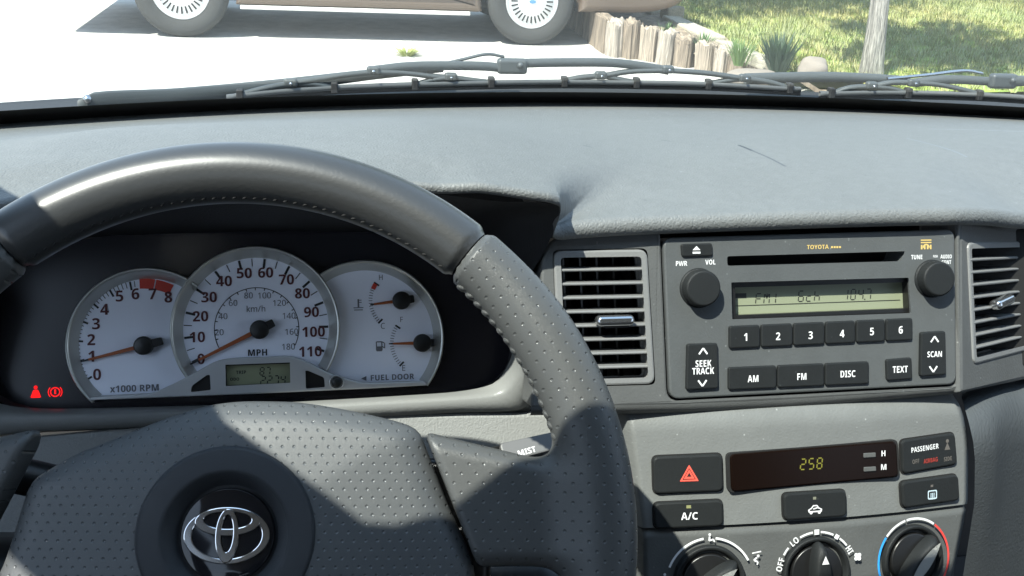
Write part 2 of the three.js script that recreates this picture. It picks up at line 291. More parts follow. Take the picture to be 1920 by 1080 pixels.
  const top = grid(NU, NV + NR, (u, v) => {
    const e = cE.getPoint(u), f = cF.getPoint(u), hw = clamp(f.y, 0, 1), k = v * (NV + NR), tt = Math.min(1, k / NV), r = lerp(0.0065, 0.0035, sst(0, 0.4, hw));
    const zf = zFar(f.x) - 0.004, C = V3(e.x, e.y + r, e.z - r), rise = lerp(sst(0, 0.8, tt), sst(0.05, 0.92, tt), hw);
    const ease = Math.pow(tt, 1 + 3 * clamp(f.z, 0, 1)); let x = lerp(f.x, C.x, ease), z = lerp(zf, C.z, tt), dx = Math.abs(x - XD), ys = 0.979 + 0.03 * sst(0, 0.8, tt) + 0.03 * (1 - sst(0.09, 0.30, dx)) * sst(0.1, 0.92, tt), y = lerp(ys, 0.979 + (C.y - 0.979) * rise, sst(lerp(0.72, 0.9, hw), 1, tt)), arc = 0;
    if (k > NV) { const a = (k - NV) / NR * Math.PI * 0.78; y = e.y + r * Math.cos(a); z = e.z - r + r * Math.sin(a); x = e.x; arc = r * a; }
    return [x, y, z, (x + 0.5) / 1.7, (-C.z - 0.4 + (k > NV ? -arc : C.z - z)) / 0.85];
  });
  part('top_pad', top, dashMat, t);
  // dark backing behind the lip so that no light leaks round the panels
  part('inner_panel', [box(0.86, 0.02, 0.26, 0.6, 0.945, -0.78, 0.004)], M.matte, t);
  // knee panel under the instruments
  const K = new Frame(atZ(1000, 800, -0.588), 30, 0);
  const kp = K.locs([[1163, 770], [1192, 1000], [1196, 1200], [-160, 1300], [-160, 840], [500, 775]]);
  const g = slab(kp, 0.01, -0.02, 0, 0.004); g.applyQuaternion(K.q).translate(K.o.x, K.o.y, K.o.z); part('knee_panel', g, M.knee, t);
  // lower passenger side panel
  { const cols = [[1803, 744], [1840, 735], [1880, 727], [1920, 718], [2000, 690], [2150, 650], [2400, 600]], row = (dy, z, sk) => resample(cols.map(([x, y], i) => { const dx = i * 0.6; const q = atZ(x + sk * (i < 2 ? 1 : 0), y + dy, z - 0.006 * i * i * 0.35 - 0.004 * dx); return q; }), 40);
    part('glovebox_panel', loft([row(-12, -0.575, 0), row(0, -0.556, 0), row(22, -0.543, 6), row(50, -0.532, 14), row(85, -0.526, 22), row(120, -0.524, 25), row(200, -0.523, 24), row(340, -0.522, 2), row(520, -0.52, -10)], false, true), M.passenger, t, 'dark lower panel on the passenger side'); }
  // hood of the instruments: tunnel from the brow to the dials, and the pale rail round its foot
  const mir = (L) => [...L, ...L.slice(0, -1).reverse().map((p) => V3(2 * XD - p.x, p.y, p.z))];
  const L1 = [V3(XD, browY(XD) - 0.006, -0.543), V3(0.05, browY(0.05) - 0.006, -0.543), V3(0.10, browY(0.1) - 0.006, -0.543), atZ(1048, 384, -0.548), atZ(1036, 438, -0.558), atZ(1012, 488, -0.566), atZ(986, 530, -0.575), atZ(972, 610, -0.595), atZ(955, 678, -0.605), atZ(925, 719, -0.607), atZ(850, 735, -0.607), atZ(650, 748, -0.607), V3(XD, atZ(480, 757, -0.607).y, -0.607)];
  L1[L1.length - 1].x = XD;
  const Lm = [V3(XD, 0.985, -0.625), V3(0.05, 0.984, -0.625), V3(0.10, atZ(900, 401, -0.625).y, -0.625), atZ(955, 414, -0.625), atZ(968, 440, -0.625), atZ(974, 480, -0.625), atZ(977, 530, -0.625), atZ(964, 620, -0.625), atZ(950, 688, -0.63), atZ(922, 722, -0.63), atZ(850, 737, -0.63), atZ(650, 751, -0.63), V3(XD, atZ(480, 760, -0.63).y, -0.63)];
  const L0 = [V3(XD, atZ(600, 448, -0.712).y, -0.712), atZ(600, 448, -0.712), atZ(740, 451, -0.712), atZ(880, 462, -0.71), atZ(925, 480, -0.708), atZ(940, 510, -0.705), atZ(946, 560, -0.695), atZ(948, 640, -0.68), atZ(940, 700, -0.665), atZ(915, 727, -0.658), atZ(850, 739, -0.655), atZ(650, 753, -0.655), V3(XD, atZ(480, 763, -0.655).y, -0.655)];
  const rs = (L) => { const r = resample(mir(L), 90, true); return [...r.slice(45), ...r.slice(0, 45)]; };
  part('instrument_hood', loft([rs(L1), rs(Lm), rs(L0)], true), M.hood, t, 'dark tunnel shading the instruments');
  const half = L1.slice(6), right = [atZ(994, 526, -0.565), atZ(988, 610, -0.578), atZ(978, 700, -0.588), atZ(945, 742, -0.592), atZ(850, 752, -0.592), atZ(650, 763, -0.592), V3(XD, atZ(480, 771, -0.592).y, -0.592)];
  const low = [atZ(1018, 530, -0.585), atZ(1012, 610, -0.59), atZ(997, 720, -0.597), atZ(990, 772, -0.6), atZ(850, 776, -0.603), atZ(650, 786, -0.603), V3(XD, atZ(480, 792, -0.603).y, -0.603)];
  const back = low.map((p) => p.clone().add(V3(0, -0.002, -0.03)));
  const mo = (L) => resample(mir(L.map((p) => p.clone())), 100);
  part('instrument_rail', loft([mo(half), mo(half.map((p, i) => p.clone().lerp(right[i], 0.5).add(V3(0, 0.002, 0.003)))), mo(right), mo(right.map((p, i) => p.clone().lerp(low[i], 0.5).add(V3(0, 0, 0.006)))), mo(low), mo(back)]), M.trim, t, 'pale rail curving under the instruments');
}

// ---------- centre of the dashboard ----------
const F1 = new Frame(atD(1520, 590, 0.685), 21, 0);
const WING = new Frame(F1.world(...F1.loc(1801, 575).toArray(), 0), 20, 30);
{
  const t = thing('centre_fascia', 'dark grey fascia round the radio and air vents', 'dashboard panel', F1);
  const ol = F1.locs([[1034, 447], [1120, 438], [1236, 431], [1239, 442], [1252, 752.5], [1797, 724], [1793, 426], [1793, 412], [1801, 410], [1803, 729], [1500, 749], [1300, 758], [1150, 762], [995, 765], [1002, 680], [1014, 560], [1016, 478]]);
  const vh = F1.locs([[1031, 463.5], [1218, 460.5], [1234, 726], [1042, 731]]);
  part('main_panel', slab(ol, [0.012, 0.02, 0.001, 0, 0.008, 0.008, 0, 0, 0, 0, 0, 0, 0, 0.003, 0, 0, 0.01], -0.03, 0, 0.0016, [[vh, 0.006]]), M.fascia, t);
  { const a = resample(F1.locs([[995, 763.5], [1150, 760.5], [1300, 756.5], [1500, 747.5], [1802, 727.5]]).map((p) => V3(p.x, p.y, -0.0003)), 40), b = resample(F1.locs([[993, 779], [1150, 777], [1300, 774], [1500, 765], [1803, 737.5]], -0.01).map((p) => V3(p.x, p.y, -0.012)), 40);
    const L = (k) => a.map((p, i) => { const q = k * Math.PI / 2; return V3(lerp(p.x, b[i].x, k), lerp(p.y, b[i].y, Math.sin(q)), lerp(p.z, b[i].z, 1 - Math.cos(q))); });
    part('lower_lip', loft([0, 0.15, 0.3, 0.45, 0.6, 0.75, 0.9, 1].map(L)), M.fascia, t); }
  const w = sub('wing_panel', t); w.position.copy(F1.loc(1801, 575).toArray().length ? V3(F1.loc(1801, 575).x, F1.loc(1801, 575).y, 0) : V3()); w.quaternion.copy(F1.q.clone().invert().multiply(WING.q));
  const wo = WING.locs([[1799, 410], [1860, 409], [1930, 420], [2080, 430], [2080, 690], [1930, 711], [1870, 724], [1801, 738]]), wh = WING.locs([[1809, 450], [2010, 446], [2010, 640], [1821, 688]]);
  const gm = part('panel', slab(wo, 0.002, -0.03, 0, 0.003, [[wh, 0.006]]), M.fascia, w);
  part('backing', [box(0.35, 0.1, 0.01, 0.02, 0.005, -0.045, 0.002)], M.matte, t);
}
function airVent(F, label, corners, nslots, tab, group) {
  const t = thing('air_vent', label, 'air vent', F, group);
  const [TL, TR, BR, BL] = F.locs(corners);
  const at = (u, v) => { const a = TL.clone().lerp(TR, u), b = BL.clone().lerp(BR, u); return a.lerp(b, v); };
  const m = 0.003, W = TL.distanceTo(TR), H = TL.distanceTo(BL), mu = m / W, mv = m / H;
  const hole = [at(mu, mv), at(1 - mu, mv), at(1 - mu, 1 - mv), at(mu, 1 - mv)];
  part('frame', slab([TL, TR, BR, BL], 0.006, -0.012, 0.0012, 0.0014, [[hole, 0.004]]), M.slat, t);
  part('duct', slab([at(0, 0), at(1, 0), at(1, 1), at(0, 1)], 0.006, -0.05, -0.036), M.matte, t);
  for (let i = 1; i < nslots; i++) {
    const v = mv + (1 - 2 * mv) * i / nslots, a = at(mu * 0.6, v), b = at(1 - mu * 0.6, v), L = a.distanceTo(b);
    const s = part('slat', new RoundedBoxGeometry(L, 0.0019, 0.013, 2, 0.0009), M.slat, t); s.position.set((a.x + b.x) / 2, (a.y + b.y) / 2, -0.0062); s.rotation.z = Math.atan2(b.y - a.y, b.x - a.x); s.rotation.x = 0.1;
  }
  for (const u of [0.14, 0.32, 0.5, 0.68, 0.86]) { const a = at(u, 0.02), b = at(u, 0.98); const g = part('vane', new THREE.BoxGeometry(0.0014, a.distanceTo(b), 0.014), M.black, t); g.position.set((a.x + b.x) / 2, (a.y + b.y) / 2, -0.024); g.rotation.set(0, 0.25, Math.atan2(b.x - a.x, a.y - b.y)); }
  const [c] = F.locs([tab], 0.004);
  const tb = sub('adjuster_tab', t, c.x, c.y, 0.003);
  part('tab_cap', new RoundedBoxGeometry(0.0245, 0.0068, 0.009, 3, 0.003), M.satin, tb); part('tab_neck', new THREE.BoxGeometry(0.016, 0.006, 0.012).translate(0.002, -0.002, -0.008), M.black, tb);
  return t;
}
airVent(F1, 'left air vent with black slots, between the steering wheel and the radio', [[1037, 470], [1213, 467.5], [1228, 720], [1048, 725]], 9, [1153, 601]);
airVent(WING, 'right air vent with black slots, at the photo edge beside the radio', [[1812, 454], [2005, 451], [2005, 636], [1823, 684]], 9, [1882, 566]);

// ---------- segment digits ----------
const SEGS = { 0: 'abcdef', 1: 'bc', 2: 'abged', 3: 'abgcd', 4: 'fgbc', 5: 'afgcd', 6: 'afgedc', 7: 'abc', 8: 'abcdefg', 9: 'abcdfg', F: 'aefg', M: 'efbcmn', c: 'ged', h: 'fegc', I: 'bc', ' ': '' };
function digits(str, h, cx, cy, z, w = 0.5, gap = 0.3, th = 0.1) {
  const geos = [], cw = h * w, adv = cw + h * gap; let x = cx - (str.replace(/\./g, '').length * adv - h * gap) / 2;
  const T = h * th, b = (x0, y0, x1, y1) => geos.push(bar(x0 + (y0 - cy) * 0.1, y0, x1 + (y1 - cy) * 0.1, y1, T, z));
  for (const ch of str) {
    if (ch === '.') { geos.push(new THREE.PlaneGeometry(T * 1.2, T * 1.2).translate(x - h * gap * 0.5, cy - h / 2, z)); continue; }
    const l = x, r = x + cw, t = cy + h / 2, m = cy, o = cy - h / 2, e = T * 0.6;
    const S = { a: [l + e, t, r - e, t], g: [l + e, m, r - e, m], d: [l + e, o, r - e, o], f: [l, t - e, l, m + e], e: [l, m - e, l, o + e], b: [r, t - e, r, m + e], c: [r, m - e, r, o + e], m: [l + e, t - e, (l + r) / 2, m + e], n: [r - e, t - e, (l + r) / 2, m + e] };
    if (ch === 'M') b((l + r) / 2, t, (l + r) / 2, m);
    for (const k of SEGS[ch] ?? '') b(...S[k]); x += adv;
  }
  return geos;
}

// ---------- car radio ----------
{
  const t = thing('car_radio', 'grey car radio with green display and two round knobs', 'car radio', F1);
  const L = (px, py, h = 0.0017) => F1.loc(px, py, h), PX = 1 / 2760;
  const slot = F1.locs([[1358, 477], [1699, 467.5], [1689, 493], [1359, 502]]), disp = F1.locs([[1366, 526], [1704, 517], [1709, 590], [1368, 602]]);
  part('faceplate', slab(F1.locs([[1243, 446], [1789.5, 430], [1793, 720.5], [1256, 748.5]], 0.001), 0.0065, -0.02, 0.0015, 0.0012, [[slot, 0.003], [disp, 0.002]]), M.radio, t);
  part('disc_slot', [slab(F1.locs([[1340, 465], [1715, 455], [1710, 510], [1340, 515]]), 0, -0.035, -0.022)], M.matte, t, 'black slot for discs');
  const d = sub('display', t); d.userData.label = 'green lit radio display reading FM1 6ch 104.7';
  const glass = F1.locs([[1378, 541], [1699, 531], [1701, 577], [1379, 590]], -0.005);
  { const A = F1.locs([[1362, 522], [1708, 513], [1713, 595], [1364, 607]]), B = F1.locs([[1377, 539], [1700, 529], [1702, 578], [1379, 591]], -0.003);
    part('display_surround', [0, 1, 2, 3].map((i) => slab([A[i], A[(i + 1) % 4], B[(i + 1) % 4], B[i]], 0, -0.0092, -0.002 - 0.00001 * i)), M.black, d); }
  part('display_panel', flat(F1.locs([[1360, 520], [1710, 510], [1714, 597], [1362, 609]], -0.0085), -0.0085), M.lcdRadio, d);
  const Q = (px, py) => F1.loc(px, py, -0.0083), q = (s, px, py, h, w, g, th) => { const p = Q(px, py); return digits(s, h, p.x, p.y, -0.0083, w, g, th); };
  const ul0 = Q(1380, 573.5), ul1 = Q(1688, 562.5), ic = Q(1388, 554.5);
  part('display_digits', [...q('FM', 1430, 560, 0.0066, 0.55, 0.32), ...q('1', 1452, 559, 0.0066, 0.3, 0.2), ...q('6ch', 1517, 555, 0.0068, 0.5, 0.34), ...q('104.7', 1607, 552, 0.0068, 0.48, 0.34), bar(ul0.x, ul0.y, ul1.x, ul1.y, 0.0005, -0.0083), new THREE.PlaneGeometry(0.0085, 0.0032).translate(ic.x, ic.y, -0.0083)], M.lcdInk, d);
  const key = (name, pts, h, letters, label, r = 0.0018) => {
    const k = part(name, slab(F1.locs(pts, h), r, -0.004, h, 0.0009), M.button, t, label);
    if (letters) part('lettering', letters(h + 0.00015), M.white, k); return k;
  };
  const tx = (s, px, py, cap, sq = 1, f = font) => (h) => { const p = F1.loc(px, py, h); return [text(s, cap * PX, p.x, p.y, h, 0, f, sq)]; };
  key('eject_button', [[1277, 457.5], [1336, 455.5], [1337, 480], [1279, 482]], 0.0032, (h) => { const p = F1.loc(1306, 469, h); return [flat([V2(p.x - 0.0026, p.y), V2(p.x + 0.0026, p.y), V2(p.x, p.y + 0.0026)], h), new THREE.PlaneGeometry(0.0052, 0.0012).translate(p.x, p.y - 0.0016, h)]; });
  const px = [1366.5, 1426.3, 1487.4, 1547.3, 1605, 1660.8, 1713], top = (x) => lerp(611.5, 596, (x - 1366) / 347) - 3.2 * (1 - ((x - 1540) / 174) ** 2) * 0, bot = (x) => lerp(654, 637.5, (x - 1366) / 347);
  const cx = [[1398, 632], [1459, 630.5], [1520, 628.5], [1579, 625.5], [1635, 621.5], [1689, 618.5]];
  for (let i = 0; i < 6; i++) { const a = px[i] + 1.3, b = px[i + 1] - 1.3; key('preset_button', [[a, top(a)], [b, top(b)], [b, bot(b)], [a, bot(a)]], 0.0036, tx(String(i + 1), cx[i][0], cx[i][1], 13.5, 0.9), 'preset button ' + (i + 1)); }
  const bx = [1365, 1457.3, 1546.8, 1631], tb = (x) => lerp(689, 677.5, (x - 1365) / 266), bb = (x) => lerp(731.5, 719.5, (x - 1365) / 266);
  [['AM', 1412, 710, 12], ['FM', 1503.5, 706, 12], ['DISC', 1590, 701, 12]].forEach(([s, x, y, c], i) => { const a = bx[i] + 1.2, b = bx[i + 1] - 1.2; key('source_button', [[a, tb(a)], [b, tb(b)], [b, bb(b)], [a, bb(a)]], 0.0036, tx(s, x, y, c, 0.82), s + ' button'); });
  key('text_button', [[1662, 674], [1710, 670], [1711.5, 710.5], [1663.5, 714]], 0.0036, tx('TEXT', 1688, 692.5, 12, 0.8));
  const chev = (px, py, up, h) => { const p = F1.loc(px, py, h), s = up ? 1 : -1; return [bar(p.x - 0.0028, p.y - 0.0019 * s, p.x, p.y + 0.0019 * s, 0.0011, h), bar(p.x + 0.0028, p.y - 0.0019 * s, p.x, p.y + 0.0019 * s, 0.0011, h + 0.00005)]; };
  key('seek_button', [[1289, 645], [1346, 643], [1347.5, 728], [1287, 731.5]], 0.0042, (h) => [...chev(1318.5, 658.5, 1, h), ...tx('SEEK', 1319, 681.5, 11.5, 0.82)(h), ...tx('TRACK', 1318.5, 695.5, 11.5, 0.82)(h), ...chev(1317, 718.5, 0, h)]);
  key('scan_button', [[1727.5, 623], [1773.5, 620.5], [1775, 702.5], [1726, 706]], 0.0042, (h) => [...chev(1752.5, 636, 1, h), ...tx('SCAN', 1752.5, 664, 10.5, 0.82)(h), ...chev(1750, 692, 0, h)]);
  const pr = (s, x, y, cap, sq = 0.85) => tx(s, x, y, cap, sq)(0.0017);
  part('lettering', [...pr('PWR', 1278, 494, 8.5), ...pr('VOL', 1332, 491.5, 8.5), ...pr('TUNE', 1719, 482, 8, 0.8), ...pr('PUSH', 1754, 480.5, 4.5, 0.6), ...pr('AUDIO', 1774, 481, 7, 0.75), ...pr('CONT', 1774.5, 491.5, 7, 0.75)], M.white, t);
  const cd = L(1736.5, 457);
  part('gold_lettering', [...pr('TOYOTA', 1533.5, 463, 7.5, 1.05), ...[1560, 1565, 1570, 1575].map((x) => { const p = L(x, 463.4); return new THREE.PlaneGeometry(0.0014, 0.0013).translate(p.x, p.y, 0.0017); })], M.gold, t);
  part('disc_logo', [ringArc(cd.x, cd.y - 0.0026, 0.0016, 0.0026, 0, 180, 0.0017, 10), new THREE.PlaneGeometry(0.0078, 0.0008).translate(cd.x, cd.y + 0.0008, 0.0017), new THREE.PlaneGeometry(0.0078, 0.0008).translate(cd.x, cd.y + 0.0024, 0.0017), ...[-0.0033, -0.0011, 0.0011, 0.0033].map((o) => new THREE.PlaneGeometry(0.0012, 0.003).translate(cd.x + o, cd.y - 0.0022, 0.00175))], M.gold, t);
  for (const [x, y, lab] of [[1310, 540, 'left round volume knob'], [1747, 522.5, 'right round tuning knob']]) {
    const p = F1.loc(x, y, 0.0015), k = sub('knob', t, p.x, p.y, 0.0015); k.userData.label = lab;
    part('knob_skirt', lathe([[0.0128, 0], [0.0126, 0.0012], [0.0117, 0.0016]], 40), M.button, k);
    part('knob_cap', lathe([[0.0119, 0], [0.0115, 0.0078], [0.0108, 0.0089], [0.0098, 0.0092], [0, 0.0092]], 44), M.button, k);
  }
}

// ---------- climate panel ----------
const F2 = new Frame(F1.world(0, 0, 0.0015), 21, 0), HX = F2.loc(1500, 870).x, HK = 0.71;
const yTop = F2.loc(1500, 800).y;
function hv(px, py, h0 = 0) { let h = h0, p; for (let i = 0; i < 6; i++) { p = F2.loc(px, py, h); h = h0 - HK * (p.x - HX) ** 2; } return { x: p.x, y: p.y, h, a: Math.atan(2 * HK * (p.x - HX)) }; }
{
  const t = thing('climate_panel', 'light grey climate panel with clock and three dials under the radio', 'control panel', F2);
  const TLc = hv(1163, 768), TRc = hv(1803, 738), M1l = hv(1194, 997), M1r = hv(1823, 939.5), Bl = hv(1197, 1180), Br = hv(1786, 1130);
  const edgeL = (v) => v > M1l.y ? lerp(M1l.x, TLc.x, (v - M1l.y) / (TLc.y - M1l.y)) : lerp(M1l.x, Bl.x, (M1l.y - v) / (M1l.y - Bl.y));
  const mid = hv(1824, 848);
  const edgeR = (v) => v > mid.y ? lerp(mid.x, TRc.x, ((v - mid.y) / (TRc.y - mid.y)) ** 1.8) : v > M1r.y ? lerp(M1r.x, mid.x, (v - M1r.y) / (mid.y - M1r.y)) : lerp(M1r.x, Br.x, (M1r.y - v) / (M1r.y - Br.y));
  const sheet = (y0, y1, dh) => grid(60, 26, (u, v) => {
    const y = lerp(y1, y0, v), l = edgeL(y), r = edgeR(y), e = 0.004;
    let x = lerp(l, r, u); const d = Math.min(x - l, r - x), h = dh - HK * (x - HX) ** 2 - (d < e ? e - Math.sqrt(Math.max(0, e * e - (e - d) ** 2)) : 0) - (d < 1e-5 ? 0.012 : 0) - 28 * Math.max(0, y - yTop) ** 2;
    return [x, y, h - (v < 0.0001 && dh < 0 ? 0.004 : 0), x, y];
  });
  const ySeam = (M1l.y + M1r.y) / 2;
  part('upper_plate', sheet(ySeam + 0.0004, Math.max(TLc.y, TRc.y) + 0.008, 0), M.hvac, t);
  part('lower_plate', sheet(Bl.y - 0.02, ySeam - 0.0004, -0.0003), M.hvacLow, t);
  const PX = 1 / 2780;
  const panelKey = (name, pts, h, mat, r = 0.0025, bev = 0.0012, label, z0 = -0.004) => {
    const C4 = pts.map(([x, y]) => hv(x, y, h)), c = { x: C4.reduce((s, p) => s + p.x, 0) / C4.length, y: C4.reduce((s, p) => s + p.y, 0) / C4.length };
    const a = Math.atan(2 * HK * (c.x - HX)), hc = -HK * (c.x - HX) ** 2;
    const k = part(name, slab(C4.map((p) => V2((p.x - c.x) / Math.cos(a), p.y - c.y)), r, z0, h, bev), mat, t, label);
    k.position.set(c.x, c.y, hc); k.rotation.y = a;
    k.userData.px = undefined; delete k.userData.px;
    const at = (px, py) => { const p = hv(px, py, h); return V2((p.x - c.x) / Math.cos(a), p.y - c.y); };
    const gap = part('key_gap', slab(C4.map((p) => V2((p.x - c.x) / Math.cos(a) * 1.03, (p.y - c.y) * 1.07)), r * 1.1, -0.004, 0.0004), M.matte, k);
    return { k, at, h: h + 0.0002 };
  };
  { const { k, at, h } = panelKey('hazard_button', [[1225, 857], [1355, 851.5], [1357, 920.5], [1227, 926]], 0.0028, M.button, 0.004); const p = at(1293, 891);
    const tri = (s, dy = 0) => [V2(-s, -s * 0.62 + dy), V2(s, -s * 0.62 + dy), V2(0, s * 1.1 + dy)].map((q) => q.add(p));
    part('warning_triangle', [new THREE.ShapeGeometry(shapeOf(tri(0.0062), 0.0006, [[tri(0.0044, -0.0001), 0]])).translate(0, 0, h), new THREE.ShapeGeometry(shapeOf(tri(0.0036, -0.0001), 0, [[tri(0.0016), 0]])).translate(0, 0, h)], std([0.75, 0.09, 0.06], 0.5), k); }
  { const { k, at, h } = panelKey('cooling_button', [[1227, 943.5], [1356, 937.5], [1357, 986], [1228, 992]], 0.0028, M.button, 0.004, 0.0012, 'A/C button'); const p = at(1293.5, 967.5), l = at(1292, 950);
    part('lettering', [text('A/C', 13 * PX, p.x, p.y, h)], M.white, k); part('indicator', [new THREE.PlaneGeometry(0.003, 0.002).translate(l.x, l.y, h)], std([0.2, 0.2, 0.09], 0.5), k); }
  { const { k, at, h } = panelKey('recirculation_button', [[1469, 926], [1587, 918.5], [1588, 968], [1471, 976]], 0.0028, M.button, 0.004); const p = at(1528, 955), l = at(1527, 934);
    const car = [[-13, -5], [13, -5], [14, 0], [8, 3], [4, 8], [-4, 8], [-8, 3], [-14, 0]].map(([x, y]) => V2(p.x + x * PX, p.y + y * PX)), inn = [[-10, -2.6], [10, -2.6], [11, -0.5], [6.5, 1.2], [3, 5.8], [-3, 5.8], [-6.5, 1.2], [-11, -0.5]].map(([x, y]) => V2(p.x + x * PX, p.y + y * PX));
    part('lettering', [new THREE.ShapeGeometry(shapeOf(car, 0.0003, [[inn, 0]])).translate(0, 0, h), disc(p.x - 8 * PX, p.y - 5.5 * PX, 3 * PX, h + 0.0001), disc(p.x + 8 * PX, p.y - 5.5 * PX, 3 * PX, h + 0.0001), bar(p.x - 4 * PX, p.y + 1 * PX, p.x + 5 * PX, p.y + 3 * PX, 0.0008, h + 0.0001)], M.white, k);
    part('indicator', [new THREE.PlaneGeometry(0.0022, 0.0018).translate(l.x, l.y, h)], std([0.16, 0.16, 0.12], 0.5), k); }
  { const { k, at, h } = panelKey('defrost_button', [[1690, 904], [1796, 889.5], [1799, 938], [1693, 953]], 0.0028, M.button, 0.004); const p = at(1747, 927.5), l = at(1746, 911);
    const o = rectPts(p.x, p.y, 21 * PX, 17 * PX), i = rectPts(p.x, p.y, 16.5 * PX, 12.5 * PX);
    part('lettering', [new THREE.ShapeGeometry(shapeOf(o, 0.0012, [[i, 0.0008]])).translate(0, 0, h), ...[-3.5, 0, 3.5].map((d) => bar(p.x + d * PX, p.y - 9 * PX, p.x + d * PX, p.y + 3.5 * PX, 0.0006, h + 0.0001))], std([0.45, 0.55, 0.6], 0.5), k);
    part('indicator', [new THREE.PlaneGeometry(0.002, 0.0016).translate(l.x, l.y, h)], M.faint, k); }
  { const { k, at, h } = panelKey('airbag_indicator', [[1689.5, 826], [1790, 811.5], [1795, 870.5], [1692, 889]], 0.0022, M.button, 0.004, 0.0012, 'passenger airbag indicator'); const p = at(1733.5, 840), f = at(1775, 835), r = at(1744, 863), o1 = at(1716, 865), o2 = at(1776, 860), rot = 0.06;
    part('lettering', [text('PASSENGER', 9.5 * PX, p.x, p.y, h, rot, font, 0.86)], M.white, k);
    part('passenger_symbol', [disc(f.x, f.y + 0.003, 0.0013, h), flat([V2(f.x - 0.0024, f.y - 0.003), V2(f.x + 0.0024, f.y - 0.003), V2(f.x, f.y + 0.002)], h)], M.faint, k);
    part('dim_lettering', [text('OFF', 8 * PX, o1.x, o1.y, h, rot, font, 0.8)], M.faint, k); part('dim_lettering', [text('SIDE', 8 * PX, o2.x, o2.y, h, rot, font, 0.8), ], M.faint, k);
    part('red_lettering', [text('AIRBAG', 8 * PX, r.x, r.y, h, rot, font, 0.8)], std([0.28, 0.03, 0.02], 0.5), k); }
  { const { k, at, h } = panelKey('clock', [[1366.5, 851], [1677, 826], [1680.5, 892], [1369, 920.5]], 0.0018, M.clock, 0.0035, 0.0008, 'dark clock window reading 2:58'); const p = at(1521, 869.5);
    part('clock_digits', digits('258', 0.0068, p.x, p.y, h, 0.5, 0.36, 0.12), std([0.13, 0.12, 0.015], 0.6, { emissive: new THREE.Color(0.3, 0.28, 0.03), emissiveIntensity: 0.08 }), k).rotation.z = 0;
    for (const [bx, by, s, lx, ly] of [[1628, 852.5, 'H', 1653.5, 849], [1628.5, 878.5, 'M', 1654, 874.5]]) { const b = at(bx, by), l = at(lx, ly); part('set_button', [slab(rectPts(b.x, b.y, 24 * PX, 8 * PX), 0.0004, -0.001, h + 0.0008, 0.0003)], M.hvacLow, k); part('lettering', [text(s, 10.5 * PX, l.x, l.y, h)], M.white, k); } }
  // dials
  const ribs = dataTex(32, 32, (x, y) => ((x >> 3) + (y >> 3)) % 2 ? 1 : 0.2, [0.0022, 0.0022]);
  const gripMat = std([0.36, 0.36, 0.34], 0.4, { metalness: 0.5, bumpMap: ribs, bumpScale: 0.0002 });
  const dial = (px, py, rot, label) => {
    const p = hv(px, py, 0.001), d = sub('dial', t, p.x, p.y, p.h + 0.001 - 0.0008); d.rotation.y = p.a; d.userData.label = label;
    part('collar', lathe([[0.0238, -0.002], [0.0236, 0.0016], [0.0226, 0.0026], [0.0205, 0.0018], [0.0188, -0.004], [0.0186, -0.008]], 48), M.button, d);
    part('dial_base', lathe([[0.0186, -0.007], [0.0182, 0.0005], [0.0172, 0.0022], [0, 0.003]], 48), M.black, d);
    const bl = new THREE.SphereGeometry(1, 28, 16); bl.scale(0.0068, 0.0212, 0.0125); const bp = bl.attributes.position; for (let i = 0; i < bp.count; i++) if (bp.getZ(i) > 0.0085) bp.setZ(i, 0.0085 + (bp.getZ(i) - 0.0085) * 0.15);
    bl.computeVertexNormals(); const b = part('grip', bl, M.button, d); b.rotation.z = rot * DEG; b.position.z = 0.003;
    return d;
  };
  const arcPx = 28.2 / 1000;
  const person = (x, y, s, rot, z) => { const g = [disc(0.1 * s, 0.75 * s, 0.26 * s, 0), bar(0, 0.4 * s, -0.25 * s, -0.4 * s, 0.34 * s, 0.00003), bar(-0.25 * s, -0.35 * s, 0.6 * s, -0.3 * s, 0.3 * s, 0.00006), bar(0.6 * s, -0.3 * s, 0.7 * s, -0.85 * s, 0.26 * s, 0.00009)]; return g.map((q) => q.rotateZ(rot).translate(x, y, z)); };
  const lens = (w, l) => { const s = new THREE.Shape(); s.moveTo(0, -l); s.quadraticCurveTo(w * 1.9, 0, 0, l); s.quadraticCurveTo(-w * 1.9, 0, 0, -l); return s; };
  { const d = dial(1330, 1090, -52, 'left dial for the air direction'); const z = 0.0012, r0 = 0.0279, r1 = 0.0293;
    part('scale', [ringArc(0, 0, r0, r1, 98, 158, z), ringArc(0, 0, r0, r1, 27, 82, z), ...person(0.0003, 0.0283, 0.0034, 0.2, z), ...person(0.0306, 0.0135, 0.0034, -0.5, z), bar(0.028, 0.0175, 0.034, 0.0185, 0.0008, z + 0.0002), ...person(-0.0285, 0.004, 0.0034, 0.6, z)], M.white, d);
    const g = part('grip_face', new THREE.ShapeGeometry(lens(0.0042, 0.0185), 10).rotateZ(-52 * DEG).translate(0, 0, 0.01255), gripMat, d); }
  { const d = dial(1530, 1073, 0, 'middle dial for the fan speed, from OFF to HI'); const z = 0.0012, r0 = 0.0264, r1 = 0.0277, R = 0.027;
    const tt = (s, a) => text(s, 0.0041, R * Math.cos(a * DEG), R * Math.sin(a * DEG), z, (a - 90) * DEG, font, 0.9);
    const sq = (a, s) => new THREE.PlaneGeometry(s, s).rotateZ((a - 90) * DEG).translate(R * Math.cos(a * DEG), R * Math.sin(a * DEG), z);
    const fan = []; for (let i = 0; i < 4; i++) fan.push(new THREE.CircleGeometry(0.0014, 10).translate(0.0012, 0.0011, 0).rotateZ(i * Math.PI / 2).translate(0.0293, 0.0085, z + i * 0.00003));
